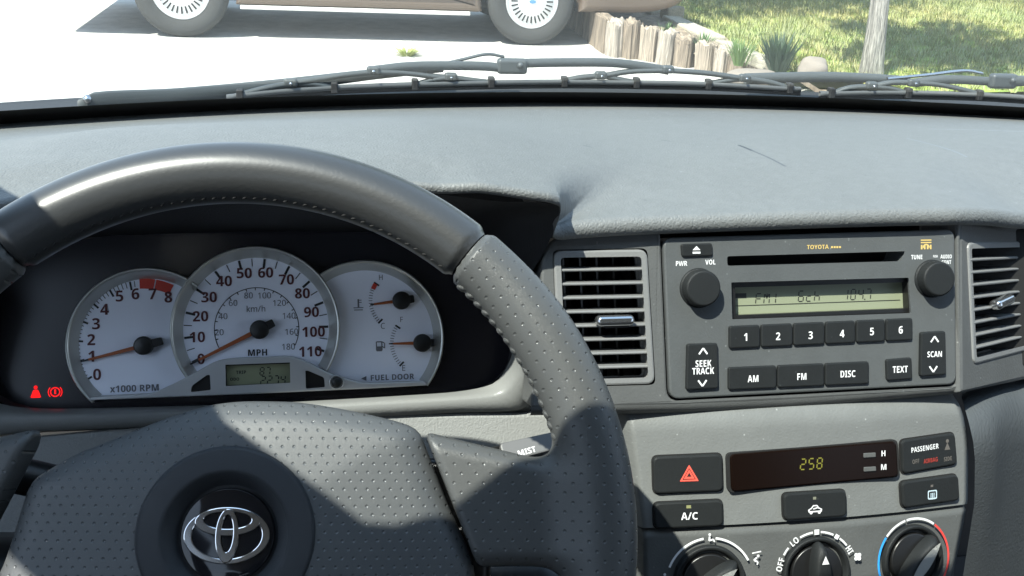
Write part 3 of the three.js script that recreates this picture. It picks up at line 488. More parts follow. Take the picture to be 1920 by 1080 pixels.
    part('scale', [tt('OFF', 164), tt('LO', 126), tt('HI', 30), ringArc(0, 0, r0, r1, 138, 150, z), ringArc(0, 0, r0, r1, 96, 116, z), sq(90, 0.0034), ringArc(0, 0, r0, r1, 64, 84, z), sq(58, 0.003), ringArc(0, 0, r0, r1, 38, 53, z), ...fan], M.white, d);
    part('pointer', [flat([V2(-0.0025, 0.009), V2(0.0025, 0.009), V2(0, 0.0145)], 0.0126)], M.white, d); }
  { const d = dial(1711, 1049, -42, 'right dial for the temperature, blue to red'); const z = 0.0012, r0 = 0.0274, r1 = 0.0289;
    part('cold_scale', [ringArc(0, 0, r0, r1, 142, 235, z, 30)], M.blue, d); part('middle_scale', [ringArc(0, 0, r0, r1, 55, 102, z), ringArc(0, 0, r0, r1, 104, 140, z)], M.white, d); part('warm_scale', [ringArc(0, 0, r0, r1, -50, 53, z, 30)], std([0.6, 0.05, 0.04], 0.5), d);
    part('grip_face', new THREE.ShapeGeometry(lens(0.0042, 0.0185), 10).rotateZ(-42 * DEG).translate(0, 0, 0.01255), gripMat, d); }
}
// ---------- instrument cluster ----------
{
  const F = new Frame(atD(483, 618, 0.708), 25, 0), t = thing('instrument_cluster', 'white faced instrument cluster with three round gauges behind the steering wheel', 'instrument cluster', F);
  const L = (x, y, h = 0) => F.loc(x, y, h), PX = 1 / 2750;
  part('back_panel', slab(F.locs([[-60, 480], [200, 440], [600, 425], [900, 435], [985, 500], [985, 700], [900, 760], [480, 775], [-60, 820]]), 0.01, -0.012, -0.004), M.lens, t);
  const arcPts = (c, r, a0, a1, n = 60) => Array.from({ length: n + 1 }, (_, i) => { const a = lerp(a0, a1, i / n) * DEG; return V2(c.x + r * Math.cos(a), c.y + r * Math.sin(a)); });
  const bezel = (name, par, c, R, w, a0, a1, h0, h1) => part(name, new THREE.LatheGeometry([[R + 0.0004, h0 - 0.002], [R + 0.0002, h1 - 0.0004], [R - 0.0006, h1], [R - 0.0016, h1 - 0.0004], [R - 0.0022, h1 - 0.0014], [R - w, h0 + 0.0002]].map(([r, z]) => V2(r, z)), 90, (a0 + 90) * DEG, (a1 - a0) * DEG).rotateX(Math.PI / 2).translate(c.x, c.y, 0), M.bezel, par);
  const tick = (c, a, r0, r1, w, z) => bar(c.x + r0 * Math.cos(a * DEG), c.y + r0 * Math.sin(a * DEG), c.x + r1 * Math.cos(a * DEG), c.y + r1 * Math.sin(a * DEG), w, z);
  const tx = (s, x, y, cap, z, f = font, sq = 1) => { const p = L(x, y, z); return text(s, cap * PX, p.x, p.y, z, 0, f, sq); };
  const pointer = (par, piv, tip, tail, rHub, w, z) => { w *= 0.85;
    const P = L(...piv, z), T = L(...tip, z), K = L(...tail, z), a = Math.atan2(T.y - P.y, T.x - P.x), len = P.distanceTo(T);
    const n = sub('pointer', par, P.x, P.y, z, a);
    part('needle', slab([V2(0, -w), V2(len * 0.88, -w * 0.55), V2(len * 0.88, w * 0.55), V2(0, w)], 0, 0, 0.0013, 0.0003), M.needle, n);
    part('needle_tip', slab([V2(len * 0.88, -w * 0.5), V2(len, -w * 0.3), V2(len, w * 0.3), V2(len * 0.88, w * 0.5)], 0, 0, 0.0011), M.ink, n);
    const kt = P.distanceTo(K);
    part('needle_hub', [lathe([[rHub, -0.001], [rHub, 0.0036], [rHub - 0.001, 0.0046], [0, 0.0048]], 32), slab([V2(-kt, -rHub * 0.42), V2(0, -rHub * 0.5), V2(0, rHub * 0.5), V2(-kt, rHub * 0.42)], 0.001, -0.0005, 0.0036, 0.0006)], M.black, n);
  };
  const circle = (a, b, c, h) => { const [A, B, D] = [a, b, c].map((p) => L(...p, h)), d = 2 * (A.x * (B.y - D.y) + B.x * (D.y - A.y) + D.x * (A.y - B.y)), s = (p) => p.lengthSq(); const o = V2((s(A) * (B.y - D.y) + s(B) * (D.y - A.y) + s(D) * (A.y - B.y)) / d, (s(A) * (D.x - B.x) + s(B) * (A.x - D.x) + s(D) * (B.x - A.x)) / d); return [o, o.distanceTo(A)]; };
  // rev counter
  { const g = sub('rev_counter', t); g.userData.label = 'left gauge counting engine revolutions'; const [c, R] = circle([122, 640], [262, 503], [165, 749], 0.008), z = 0.0004;
    part('gauge_face', new THREE.ShapeGeometry(new THREE.Shape([...arcPts(c, R - 0.003, 22, 228), L(340, 735), L(420, 690)]), 4), M.gaugeFace, g);
    bezel('bezel', g, c, R, 0.0068, 49, 227, 0, 0.008);
    const cc = L(268, 648), ang = (v) => 211 - 18.5 * v, q = R / 141;
    const ticks = []; for (let v = 0; v <= 6.3; v += 0.2) { const maj = Math.abs(v - Math.round(v)) < 0.01; ticks.push(tick(cc, ang(v), (maj ? 105 : 110) * q, 121 * q, maj ? 0.0013 : 0.0005, z)); }
    part('scale_marks', ticks, M.ink, g);
    part('red_zone', [ringArc(cc.x, cc.y, 106 * q, 125 * q, 63, 78, z, 12), ringArc(cc.x, cc.y, 106 * q, 125 * q, 79, 92, z, 12)], M.redZone, g);
    part('lettering', [['0', 182, 702], ['1', 171, 668], ['2', 171, 637], ['3', 180, 607], ['4', 196, 580], ['5', 224, 555], ['6', 254, 551], ['7', 286, 551], ['8', 315.5, 557]].map(([s, x, y]) => tx(s, x, y, 20, z + 0.0001)), M.numeral, g);
    part('small_lettering', [tx('x1000 RPM', 252, 728, 12, z)], M.inkGrey, g);
    pointer(g, [270, 648], [152, 678], [306, 641], 0.0062, 0.0017, 0.003); }
  // speedometer
  { const g = sub('speedometer', t); g.userData.label = 'middle gauge showing miles per hour'; const [c, R] = circle([318.5, 618], [478, 462], [637, 618], 0.0105), z = 0.0024;
    part('gauge_face', new THREE.ShapeGeometry(new THREE.Shape(arcPts(c, R - 0.003, -33, 218)), 4).translate(0, 0, 0.002), M.gaugeFace, g);
    bezel('bezel', g, c, R, 0.0072, -33, 218.5, 0.0018, 0.0105);
    const ang = (v) => 206.6 - 2.066 * v, q = R / 159, ticks = [], small = [];
    for (let v = 0; v <= 110; v += 5) ticks.push(tick(c, ang(v), (v % 10 ? 122 : 119) * q, 137 * q, v % 10 ? 0.0006 : 0.0016, z));
    for (let k = 0; k <= 180; k += 10) small.push(tick(c, ang(k * 0.6214), 75 * q, 80 * q, 0.0006, z));
    small.push(ringArc(c.x, c.y, 79.3 * q, 80.8 * q, -26, 206, z - 0.0001, 50));
    part('scale_marks', ticks, M.ink, g); part('inner_scale', small, M.ink, g);
    part('lettering', [['0', 377, 673], ['10', 370, 632], ['20', 376, 593], ['30', 392, 557], ['40', 420, 527], ['50', 458, 512], ['60', 498, 511], ['70', 537, 524], ['80', 567, 550], ['90', 584, 585], ['100', 588, 622], ['110', 582, 659]].map(([s, x, y]) => tx(s, x, y, 19, z + 0.0001)), M.numeral, g);
    part('small_lettering', [...[['20', 411, 623], ['40', 418, 593], ['60', 437, 568], ['80', 466, 554], ['100', 496, 554], ['120', 524, 568], ['140', 542, 592], ['160', 547, 622], ['180', 541, 650]].map(([s, x, y]) => tx(s, x, y, 11, z, fontR)), tx('km/h', 480, 579, 11, z, fontR)], M.inkGrey, g);
    part('unit_lettering', [tx('MPH', 483, 661, 12, z)], M.ink, g);
    pointer(g, [487, 618], [357, 683], [514, 605], 0.0064, 0.0019, 0.005); }
  // fuel and temperature gauge
  { const g = sub('fuel_and_temperature_gauge', t); g.userData.label = 'right gauge with two small needles for heat and fuel'; const [c, R] = circle([690, 488], [832, 640], [804, 721], 0.008), z = 0.0004, q = R / 144;
    part('gauge_face', new THREE.ShapeGeometry(new THREE.Shape([...arcPts(c, R - 0.003, -39, 150), L(560, 640), L(600, 715)]), 4), M.gaugeFace, g);
    bezel('bezel', g, c, R, 0.0066, -39, 127, 0, 0.008);
    const T = L(752, 563, z), Fu = L(791.6, 643, z), ticks = [];
    for (const P of [T, Fu]) for (let i = 0; i <= 16; i++) { const a = lerp(145, 224, i / 16), e = i === 0 || i === 16; ticks.push(tick(P, a, (e ? 49 : 53) * q, 60 * q, e ? 0.0012 : 0.0004, z)); }
    part('scale_marks', ticks, M.ink, g);
    part('red_zone', [ringArc(T.x, T.y, 52 * q, 60 * q, 146, 157, z + 0.0001, 4)], M.redZone, g);
    const ft = L(712, 650, z), te = L(672, 572, z);
    part('lettering', [tx('H', 714, 520, 10, z, fontR), tx('C', 718, 611, 11, z, fontR), tx('F', 753, 599, 10, z, fontR), tx('E', 757, 690, 11, z, fontR), tx('FUEL DOOR', 736, 707, 10.5, z, font, 1.05), flat([V2(L(677, 710, z).x, L(677, 710, z).y), V2(L(687, 705, z).x, L(687, 705, z).y), V2(L(687, 714, z).x, L(687, 714, z).y)], z),
      bar(ft.x - 6 * q, ft.y - 7 * q, ft.x - 6 * q, ft.y + 9 * q, 0.0008, z), bar(ft.x + 4 * q, ft.y - 7 * q, ft.x + 4 * q, ft.y + 9 * q, 0.0008, z), bar(ft.x - 6 * q, ft.y + 9 * q, ft.x + 4 * q, ft.y + 9 * q, 0.0008, z + 0.00005), new THREE.PlaneGeometry(10 * q, 9 * q).translate(ft.x - 1 * q, ft.y - 4 * q, z + 0.0001), bar(ft.x + 4 * q, ft.y + 1 * q, ft.x + 9 * q, ft.y - 3 * q, 0.0006, z), bar(ft.x + 9 * q, ft.y - 3 * q, ft.x + 9 * q, ft.y + 6 * q, 0.0006, z), bar(ft.x + 9 * q, ft.y + 6 * q, ft.x + 5 * q, ft.y + 9 * q, 0.0006, z),
      bar(te.x, te.y - 4 * q, te.x, te.y + 11 * q, 0.0011, z), bar(te.x, te.y + 9 * q, te.x + 6 * q, te.y + 9 * q, 0.0005, z), bar(te.x, te.y + 5 * q, te.x + 6 * q, te.y + 5 * q, 0.0005, z), bar(te.x - 9 * q, te.y - 5 * q, te.x + 9 * q, te.y - 5 * q, 0.0006, z + 0.0001), bar(te.x - 8 * q, te.y - 9 * q, te.x + 8 * q, te.y - 9 * q, 0.0006, z)], M.inkGrey, g);
    pointer(g, [752.5, 563.5], [694, 571.5], [776, 560], 0.0063, 0.0015, 0.003); pointer(g, [791.6, 643], [729, 644.5], [814, 643], 0.0063, 0.0015, 0.003); }
  // silver plate with trip display
  { const h = 0.0115, P = (l) => F.locs(l, h);
    const lcdO = P([[420, 681.5], [546, 677], [547, 720], [421, 726.5]]), wl = P([[355, 738], [357, 722], [388, 700], [396, 701], [398, 733.5]]), wr = P([[570, 693], [577, 692], [610, 706], [612, 728], [571, 731.5]]);
    const ol = P([[165, 751], [173, 743.5], [284, 738], [342, 712], [407, 675], [440, 671], [500, 669], [545, 667], [572, 676], [615, 698], [644, 708], [682, 718], [795, 714.5], [802, 722.5], [690, 729], [480, 738.5]]);
    part('silver_plate', slab(ol, [0, 0, 0.004, 0.01, 0.01, 0.01, 0, 0.008, 0.008, 0.008, 0.006, 0.006, 0, 0, 0, 0], 0.002, h, 0.0009, [[lcdO, 0.001], [wl, 0.002], [wr, 0.002]]), M.plate, t);
    const d = sub('trip_display', t); d.userData.label = 'small green trip display';
    { const A = P([[416, 678], [550, 673], [551, 723], [417, 730]]), B = F.locs([[424, 686], [545, 681.5], [546, 717.5], [425, 723]], 0.0085);
    part('display_frame', [0, 1, 2, 3].map((i) => slab([A[i], A[(i + 1) % 4], B[(i + 1) % 4], B[i]], 0, 0.003, 0.0085 - 0.00001 * i)), M.black, d); }
    part('display_panel', flat(F.locs([[418, 680], [549, 675], [550, 722], [419, 729]], 0.006), 0.006), M.lcd, d);
    const q = (s, x, y, hh) => { const p = F.loc(x, y, 0.0062); return digits(s, hh, p.x, p.y, 0.0062, 0.5, 0.3, 0.13); };
    const a = F.loc(440, 711, 0.0062), b = F.loc(452, 698, 0.0062);
    part('display_digits', [...q('87', 497, 696, 0.005), ...q('2274', 512, 712.5, 0.0055), text('TRIP', 0.0022, b.x, b.y, 0.0062), text('ODO', 0.002, a.x, a.y, 0.0062)], M.lcdInk, d);
    part('dark_window', [slab(P([[350, 742], [352, 718], [388, 695], [402, 697], [402, 738]]), 0, 0.003, 0.0075)], M.black, t); part('dark_window', [slab(P([[566, 688], [580, 688], [615, 702], [616, 732], [567, 735]]), 0, 0.003, 0.0075)], M.black, t);
    const k = F.loc(631, 716.5, h); part('reset_knob', lathe([[0.0034, 0.008], [0.0034, 0.0155], [0.0028, 0.0164], [0, 0.0166]], 24).translate(k.x, k.y, 0), M.black, t); part('knob_ring', lathe([[0.0052, 0.0112], [0.0049, 0.0126], [0.0038, 0.0124], [0.0036, 0.011]], 28).translate(k.x, k.y, 0), M.plate, t); }
  // warning lights
  const glow = (s) => std([0.25, 0.01, 0.01], 0.6, { emissive: new THREE.Color(1, 0.008, 0.008), emissiveIntensity: s });
  const icon = (x, y, kind, s) => { const p = L(x, y, -0.0036), z = -0.0036; const q = 1 / 2640;
    const g = kind === 'belt' ? [disc(p.x, p.y + 8 * q, 3.2 * q, z), flat([V2(p.x - 9 * q, p.y - 10 * q), V2(p.x + 9 * q, p.y - 10 * q), V2(p.x + 4 * q, p.y + 4 * q), V2(p.x - 4 * q, p.y + 4 * q)], z, 0.001)] : [ringArc(p.x, p.y, 6.5 * q, 8.6 * q, 0, 360, z), new THREE.PlaneGeometry(3 * q, 8 * q).translate(p.x, p.y + 0.5 * q, z), ringArc(p.x, p.y, 10.5 * q, 12 * q, -45, 45, z + 0.0001), ringArc(p.x, p.y, 10.5 * q, 12 * q, 135, 225, z + 0.0001)];
    part('warning_light', g, glow(s), t, kind === 'belt' ? 'red glowing seat belt warning light' : 'red glowing round brake warning light'); };
  icon(67, 735, 'belt', 0.6); icon(103.5, 735, 'brake', 0.6);
}

// ---------- steering wheel ----------
{
  const F = new Frame(V3(-0.0453, 0.913, -0.391), 32.5, -6.2), t = thing('steering_wheel', 'black leather steering wheel with dimpled grips and an oval emblem', 'steering wheel', F);
  const R = 0.1722, rt = 0.0148, SE = 51.2 * DEG;
  const rimArc = (a0, a1, r, nu, nv) => { const g = grid(nu, nv, (u, v) => { const a = lerp(a0, a1, u), b = v * Math.PI * 2, e = Math.min(u, 1 - u) * Math.abs(a1 - a0) * R, rr_ = r - 0.0022 * (1 - sst(0, 0.004, e)); return [(R + rr_ * Math.cos(b)) * Math.cos(a), (R + rr_ * Math.cos(b)) * Math.sin(a), rr_ * 1.04 * Math.sin(b), a * R, b * r]; }); return g; };
  part('rim_leather', rimArc(SE + 0.003, Math.PI - SE - 0.003, rt, 160, 36), M.leather, t, 'smooth worn leather on top of the rim');
  // dimpled grip and spoke, meshed from a smooth union
  const topL = [0.0865, 0.0478], botL = [0.1122, -0.0128], cl = Math.hypot(botL[0] - topL[0], botL[1] - topL[1]), cn = [-(botL[1] - topL[1]) / cl, (botL[0] - topL[0]) / cl];
  const sdf = (x, y, z) => {
    const th = Math.atan2(y, x), grow = 0.0012 * sst(-0.6, 0.35, th) * (1 - sst(0.55, 0.85, th));
    const rr2 = rt + 0.0004 + grow - 0.0024 * sst(SE - 0.02, SE, th);
    const q = Math.hypot(x, y) - R, d1 = Math.hypot(q, z / 1.04) - rr2;
    const yt = 0.0492 - 0.23 * (x - 0.089), yb = -0.0125 - 0.02 * Math.abs(x - 0.13), rd = 0.009;
    const ex = Math.max(y - yt, yb - y, x - 0.172) + rd, ez = Math.abs(z + 0.006) - 0.0105 + rd;
    const d2 = Math.min(Math.max(ex, ez), 0) + Math.hypot(Math.max(ex, 0), Math.max(ez, 0)) - rd;
    const k = 0.016, hh = clamp(0.5 + 0.5 * (d2 - d1) / k, 0, 1); let d = lerp(d2, d1, hh) - k * hh * (1 - hh);
    const cut = -((x - topL[0]) * cn[0] + (y - topL[1]) * cn[1]) + 0.0016, seam = (-x * Math.sin(SE) + y * Math.cos(SE));
    const e2 = 0.004, sm = (a, b) => { const h3 = clamp(0.5 - 0.5 * (b - a) / e2, 0, 1); return lerp(b, a, h3) + e2 * h3 * (1 - h3); };
    d = sm(d, cut); return Math.max(d, seam);
  };
  const N = 128, mc = new MarchingCubes(N, new THREE.MeshBasicMaterial(), false, false, 200000); mc.isolation = 0;
  const c0 = [0.139, 0, 0], ex = [0.07, 0.172, 0.026], hs = N / 2;
  for (let k = 0, i = 0; k < N; k++) for (let j = 0; j < N; j++) for (let l = 0; l < N; l++, i++) mc.field[i] = -sdf(c0[0] + (l - hs) / hs * ex[0], c0[1] + (j - hs) / hs * ex[1], c0[2] + (k - hs) / hs * ex[2]) * 100;
  mc.update();
  const pos = new Float32Array(mc.count * 3), nor = new Float32Array(mc.count * 3), uv = new Float32Array(mc.count * 2);
  for (let i = 0; i < mc.count; i++) {
    const p = [0, 1, 2].map((a) => mc.positionArray[i * 3 + a] * ex[a] + c0[a]); pos.set(p, i * 3);
    const e = 0.0006, n = V3(sdf(p[0] + e, p[1], p[2]) - sdf(p[0] - e, p[1], p[2]), sdf(p[0], p[1] + e, p[2]) - sdf(p[0], p[1] - e, p[2]), sdf(p[0], p[1], p[2] + e) - sdf(p[0], p[1], p[2] - e)).normalize(); nor.set([n.x, n.y, n.z], i * 3);
    uv.set([p[0], p[1]], i * 2);
  }
  const gg = new THREE.BufferGeometry(); gg.setAttribute('position', new THREE.BufferAttribute(pos, 3)); gg.setAttribute('normal', new THREE.BufferAttribute(nor, 3)); gg.setAttribute('uv', new THREE.BufferAttribute(uv, 2));
  part('grip', gg, M.grip, t, 'right grip and spoke of dimpled leather');
  const gl = gg.clone(), P = gl.attributes.position, Nn = gl.attributes.normal, U = gl.attributes.uv;
  for (let i = 0; i < P.count; i += 3) { const s = [i, i + 2, i + 1].map((j) => [gg.attributes.position, gg.attributes.normal, gg.attributes.uv].map((a) => Array.from({ length: a.itemSize }, (_, k) => a.array[j * a.itemSize + k]))); s.forEach(([p, n, u], k) => { P.setXYZ(i + k, -p[0], p[1], p[2]); Nn.setXYZ(i + k, -n[0], n[1], n[2]); U.setXY(i + k, u[0], u[1]); }); }
  part('grip', gl, M.grip, t, 'left grip and spoke of dimpled leather');
  part('rim_leather', rimArc(Math.PI * 1.27, Math.PI * 1.73, rt, 60, 24), M.leather, t);
  // stitches along the inner edge
  const bead = (x, y, z, rx, ry, rz, rot) => { const s = new THREE.SphereGeometry(1, 8, 6); s.scale(rx, ry, rz); return s.rotateZ(rot).translate(x, y, z); }, st = [], st2 = [];
  for (let a = SE - 0.05; a > 0.29; a -= 0.036) { const r = R - rt - 0.0002 - 0.0008 * sst(0.9, 0.4, a); st.push(bead(r * Math.cos(a), r * Math.sin(a), 0.0015, 0.0014, 0.0029, 0.0035, a + 0.25)); }
  for (let x = 0.0955; x < 0.139; x += 0.0062) { const y = 0.0478 - 0.23 * (x - 0.089); st.push(bead(x, y, -0.004, 0.0027, 0.0011, 0.004, -0.22)); }
  for (let a = SE + 0.04; a < Math.PI - SE; a += 0.03) { const r = R - rt + 0.0012; st2.push(bead(r * Math.cos(a), r * Math.sin(a), 0.0058, 0.0005, 0.0017, 0.0006, a + 0.5)); }
  part('grip_stitching', st, M.grip, t); part('rim_stitching', st2, M.thread, t);
  // centre pad
  const hubC = F.loc(423, 1005, 0.009);
  const ol = [...F.locs([[62, 893], [130, 853], [200, 825], [300, 785], [385, 759], [450, 751], [545, 752], [620, 762], [700, 778], [760, 794], [784, 808]]), ...F.locs([[796, 832], [840, 945], [889, 1063]]), V2(0.112, -0.045), V2(0.085, -0.085), V2(0.03, -0.1), V2(-0.04, -0.1), V2(-0.095, -0.08), V2(-0.112, -0.045), ...F.locs([[-5, 1062], [30, 955], [44, 915]])];
  const out = resample(ol.map((p) => V3(p.x, p.y, 0)), 180, true);
  { const nt = 70, loops = [];
    for (let j = 0; j <= nt; j++) { const tt = 1 - (1 - j / nt) ** 1.6; loops.push(out.map((p) => { const d = p.clone().sub(V3(hubC.x, hubC.y, 0)), len = d.length(), q = d.clone().multiplyScalar(tt), e = (1 - tt) * len, r = 0.015; let z = 0.0015 + 0.0085 * (1 - tt * tt) - (e < r ? 0.62 * (r - Math.sqrt(r * r - (r - e) ** 2)) : 0); if (tt * len < 0.0355) z = -0.004; return V3(hubC.x + q.x, hubC.y + q.y, z); })); }
    loops.push(out.map((p) => V3(p.x * 0.997, p.y * 0.997, -0.02)), out.map((p) => V3(p.x * 0.97, p.y * 0.97, -0.05)));
    const g = loft(loops, true, true); const u = g.attributes.uv, pp = g.attributes.position; for (let i = 0; i < u.count; i++) u.setXY(i, pp.getX(i), pp.getY(i)); part('airbag_pad', g, M.pad, t, 'dimpled pad in the middle of the wheel'); }
  const hub = sub('hub_disc', t, hubC.x, hubC.y, 0); hub.userData.label = 'smooth round disc with a dished middle';
  part('disc_ring', lathe([[0.0398, 0.004], [0.0396, 0.0085], [0.0388, 0.0098], [0.0375, 0.0104], [0.0295, 0.0108], [0.0275, 0.0102], [0.0225, 0.0035], [0.0218, 0.0018], [0, 0.0016]], 72), M.hub, hub);
  part('emblem_disc', lathe([[0.0208, 0.0016], [0.0208, 0.0042], [0.0202, 0.0048], [0.015, 0.0054], [0, 0.0057]], 64), M.clockGloss ?? std([0.01, 0.01, 0.012], 0.06), hub);
  const oval = (cx, cy, a, b, hx, hy, ha, hb, z) => { const s = new THREE.Shape(); s.absellipse(cx, cy, a, b, 0, Math.PI * 2); const h = new THREE.Path(); h.absellipse(hx, hy, ha, hb, 0, Math.PI * 2); s.holes.push(h); return extr(s, z, z + 0.0018, 0.00045, 40, 2); };
  const E = sub('emblem', hub, -0.0005, 0.0003, 0, 0.0);
  part('emblem_oval', oval(0, 0, 0.0190, 0.0125, 0, 0.0002, 0.0154, 0.0103, 0.0045), M.chrome, hub); part('emblem_oval', oval(0, 0.0061, 0.0144, 0.0064, 0, 0.0067, 0.0105, 0.0037, 0.0047), M.chrome, hub); part('emblem_oval', oval(0.0001, -0.0001, 0.0052, 0.0119, 0.0001, 0.0009, 0.0026, 0.0080, 0.0049), M.chrome, hub);
  hub.remove(E); t.remove(E);
  // column cover behind the pad
  part('column_cover', [box(0.13, 0.11, 0.14, 0, -0.015, -0.13, 0.03), box(0.36, 0.16, 0.1, 0, -0.085, -0.105, 0.03), box(0.03, 0.05, 0.03, 0.093, 0.012, -0.03, 0.005), box(0.03, 0.05, 0.03, 0.106, -0.018, -0.03, 0.005)], M.black, t);
}
// stalks on the steering column
{
  const A = V3(0.02, 0.862, -0.50), B = atZ(1040, 838, -0.515), t = thing('wiper_stalk', 'black wiper stalk with a white mark behind the right spoke', 'stalk', A);
  const d = B.clone().sub(A), len = d.length(), q = new THREE.Quaternion().setFromUnitVectors(V3(0, 0, 1), d.clone().normalize());
  const rod = lathe([[0, 0], [0.0065, 0], [0.006, len * 0.45], [0.009, len * 0.6], [0.0105, len * 0.9], [0.009, len], [0, len + 0.001]], 24); rod.scale(1, 0.8, 1); part('lever', rod, M.black, t).quaternion.copy(q);
  const f = new Frame(atZ(988, 846, -0.503), 50, 0), g = text('MIST', 0.0035, 0, 0, 0, 0.22); g.applyQuaternion(f.q).translate(f.o.x - A.x, f.o.y - A.y, f.o.z - A.z);
  const pl = slab([V2(-0.014, -0.006), V2(0.02, 0.001), V2(0.02, 0.012), V2(-0.016, 0.006)], 0.003, -0.006, -0.0004, 0.001); pl.applyQuaternion(f.q).translate(f.o.x - A.x, f.o.y - A.y, f.o.z - A.z);
  part('lever_face', pl, std(0.1, 0.5), t); part('lettering', g, M.white, t);
}
{
  const A = V3(-0.10, 0.862, -0.50), B = atZ(-60, 872, -0.47), t = thing('turn_signal_stalk', 'black turn signal stalk at the left photo edge behind the wheel pad', 'stalk', A);
  const d = B.clone().sub(A), len = d.length(), q = new THREE.Quaternion().setFromUnitVectors(V3(0, 0, 1), d.clone().normalize());
  part('lever', lathe([[0, 0], [0.0065, 0], [0.0065, len * 0.4], [0.0095, len * 0.55], [0.0095, len * 0.95], [0.007, len], [0, len]], 24), M.black, t).quaternion.copy(q);
}

// ---------- wipers ----------
const wz = (x) => zFar(x) - 0.075;
function wAt(px, py, off = 0) { let z = -1.1, p; for (let i = 0; i < 6; i++) { p = atZ(px, py, z); z = wz(p.x) + off; } return p; }
function wiper(label, pts, group) {
  const t = thing('wiper', label, 'windscreen wiper', wAt(...pts.hook), 'windscreen wipers'), O = t.position;
  const rel = (px, py, off) => wAt(px, py, off).sub(O);
  const ribbon = (list, w, dpt, off, n = 24) => { const c = new THREE.CatmullRomCurve3(list.map(([x, y]) => rel(x, y, off))), P = c.getSpacedPoints(n), L = [[], [], [], []]; P.forEach((p, i) => { const k = i / n, ww = (Array.isArray(w) ? lerp(w[0], w[1], k) : w) / 2; L[0].push(p.clone().add(V3(0, ww, 0))); L[1].push(p.clone().add(V3(0, ww * 0.9, dpt))); L[2].push(p.clone().add(V3(0, -ww, dpt))); L[3].push(p.clone().add(V3(0, -ww, 0))); }); return loft([L[0], L[1], L[2], L[3], L[0]]); };
  if (pts.arm) part('wiper_arm', ribbon(pts.arm, pts.armW, 0.008, -0.016), M.wiper, t);
  if (pts.spring) part('arm_rod', ribbon(pts.spring, 0.0028, 0.004, -0.006), pts.springMat ?? M.wiper, t);
  if (pts.nut) { const n = rel(...pts.nut, -0.004); part('pivot_nut', [new THREE.SphereGeometry(0.0042, 14, 10).translate(n.x, n.y, n.z)], M.satin, t); }
  part('primary_yoke', pts.primary.map(([l, w]) => ribbon(l, w, 0.007, 0)), M.wiper, t);
  if (pts.claw) { const c = rel(...pts.claw, 0.004); part('hook_joint', [box(0.034, 0.017, 0.012, c.x, c.y, c.z, 0.004), new THREE.SphereGeometry(0.0035, 10, 8).translate(c.x + 0.008, c.y + 0.002, c.z + 0.007)], M.wiper, t); }
  for (const l of pts.yokes) part('yoke', ribbon(l, 0.0052, 0.006, 0.003), M.wiper, t);
  for (const [x, y] of pts.joints) { const c = rel(x, y, 0.007); const j = part('joint', [box(0.014, 0.009, 0.009, c.x, c.y, c.z, 0.003)], M.wiper, t); part('rivet', new THREE.SphereGeometry(0.0017, 10, 8).translate(c.x, c.y, c.z + 0.0065), M.satin, j); }
  for (const [x, y] of pts.claws) { const c = rel(x, y, 0.008); part('blade_claw', [box(0.007, 0.012, 0.01, c.x, c.y, c.z, 0.0015)], M.rubber, t); }
  part('blade', [ribbon(pts.blade, 0.0052, 0.004, 0.006, 50)], std([0.1, 0.105, 0.105], 0.35), t); part('rubber_edge', ribbon(pts.blade.map(([x, y]) => [x, y + 8]), 0.005, 0.002, 0.005, 50), M.rubber, t);
}
wiper('driver side wiper with a wide arm from the left corner', {
  hook: [955, 119], nut: [164, 186],
  arm: [[150, 203], [164, 193], [330, 180], [520, 160], [700, 138], [830, 126]], armW: [0.0185, 0.008],
  spring: [[820, 122], [870, 110], [915, 101], [945, 106]],
  primary: [[[[700, 131], [760, 124], [830, 122], [920, 124], [945, 128]], 0.0088], [[[955, 118], [1060, 116], [1150, 117], [1210, 124], [1250, 131]], 0.0088]], claw: [960, 124],
  yokes: [[[545, 155], [600, 147], [650, 139], [700, 134]], [[700, 134], [760, 136], [810, 142], [845, 145]], [[1130, 141], [1180, 133], [1250, 131]], [[1250, 131], [1320, 136], [1392, 146]], [[452, 176], [500, 164], [545, 156]], [[545, 156], [590, 157], [627, 164]], [[778, 158], [810, 149], [845, 144]], [[845, 144], [880, 149], [921, 154]], [[1058, 150], [1090, 144], [1130, 141]], [[1130, 141], [1160, 148], [1193, 154]], [[1328, 156], [1360, 150], [1392, 146]], [[1392, 146], [1440, 153], [1480, 164]]],
  joints: [[545, 155], [700, 132], [845, 144], [1126, 141], [1252, 130], [1396, 146]],
  claws: [[450, 178], [627, 164], [778, 158], [921, 154], [1058, 153], [1193, 155], [1328, 158], [1480, 165]],
  blade: [[425, 182], [500, 173], [627, 164], [778, 158], [921, 154.5], [1058, 153], [1193, 154.5], [1328, 157.5], [1500, 167]],
});
wiper('passenger side wiper with a bright rod, at the right edge', {
  hook: [1872, 150],
  spring: [[1662, 147], [1735, 140], [1812, 132], [1840, 137]], springMat: M.satin, arm: [[1395, 147], [1480, 144], [1560, 143], [1640, 146], [1700, 150]], armW: [0.012, 0.009],
  primary: [[[[1712, 154], [1770, 148], [1830, 150], [1870, 153]], 0.009], [[[1872, 152], [1950, 150], [2060, 158]], 0.011]], claw: [1880, 152],
  yokes: [[[1632, 161], [1670, 154], [1712, 154]], [[1712, 154], [1760, 158], [1835, 175]], [[1558, 174], [1590, 164], [1632, 161]], [[1632, 161], [1670, 165], [1702, 174]]],
  joints: [[1634, 160], [1712, 155]], claws: [[1558, 174], [1702, 174], [1835, 178], [1960, 184]],
  blade: [[1535, 175], [1630, 173], [1702, 173.5], [1835, 177], [1930, 183], [2080, 196]],
});
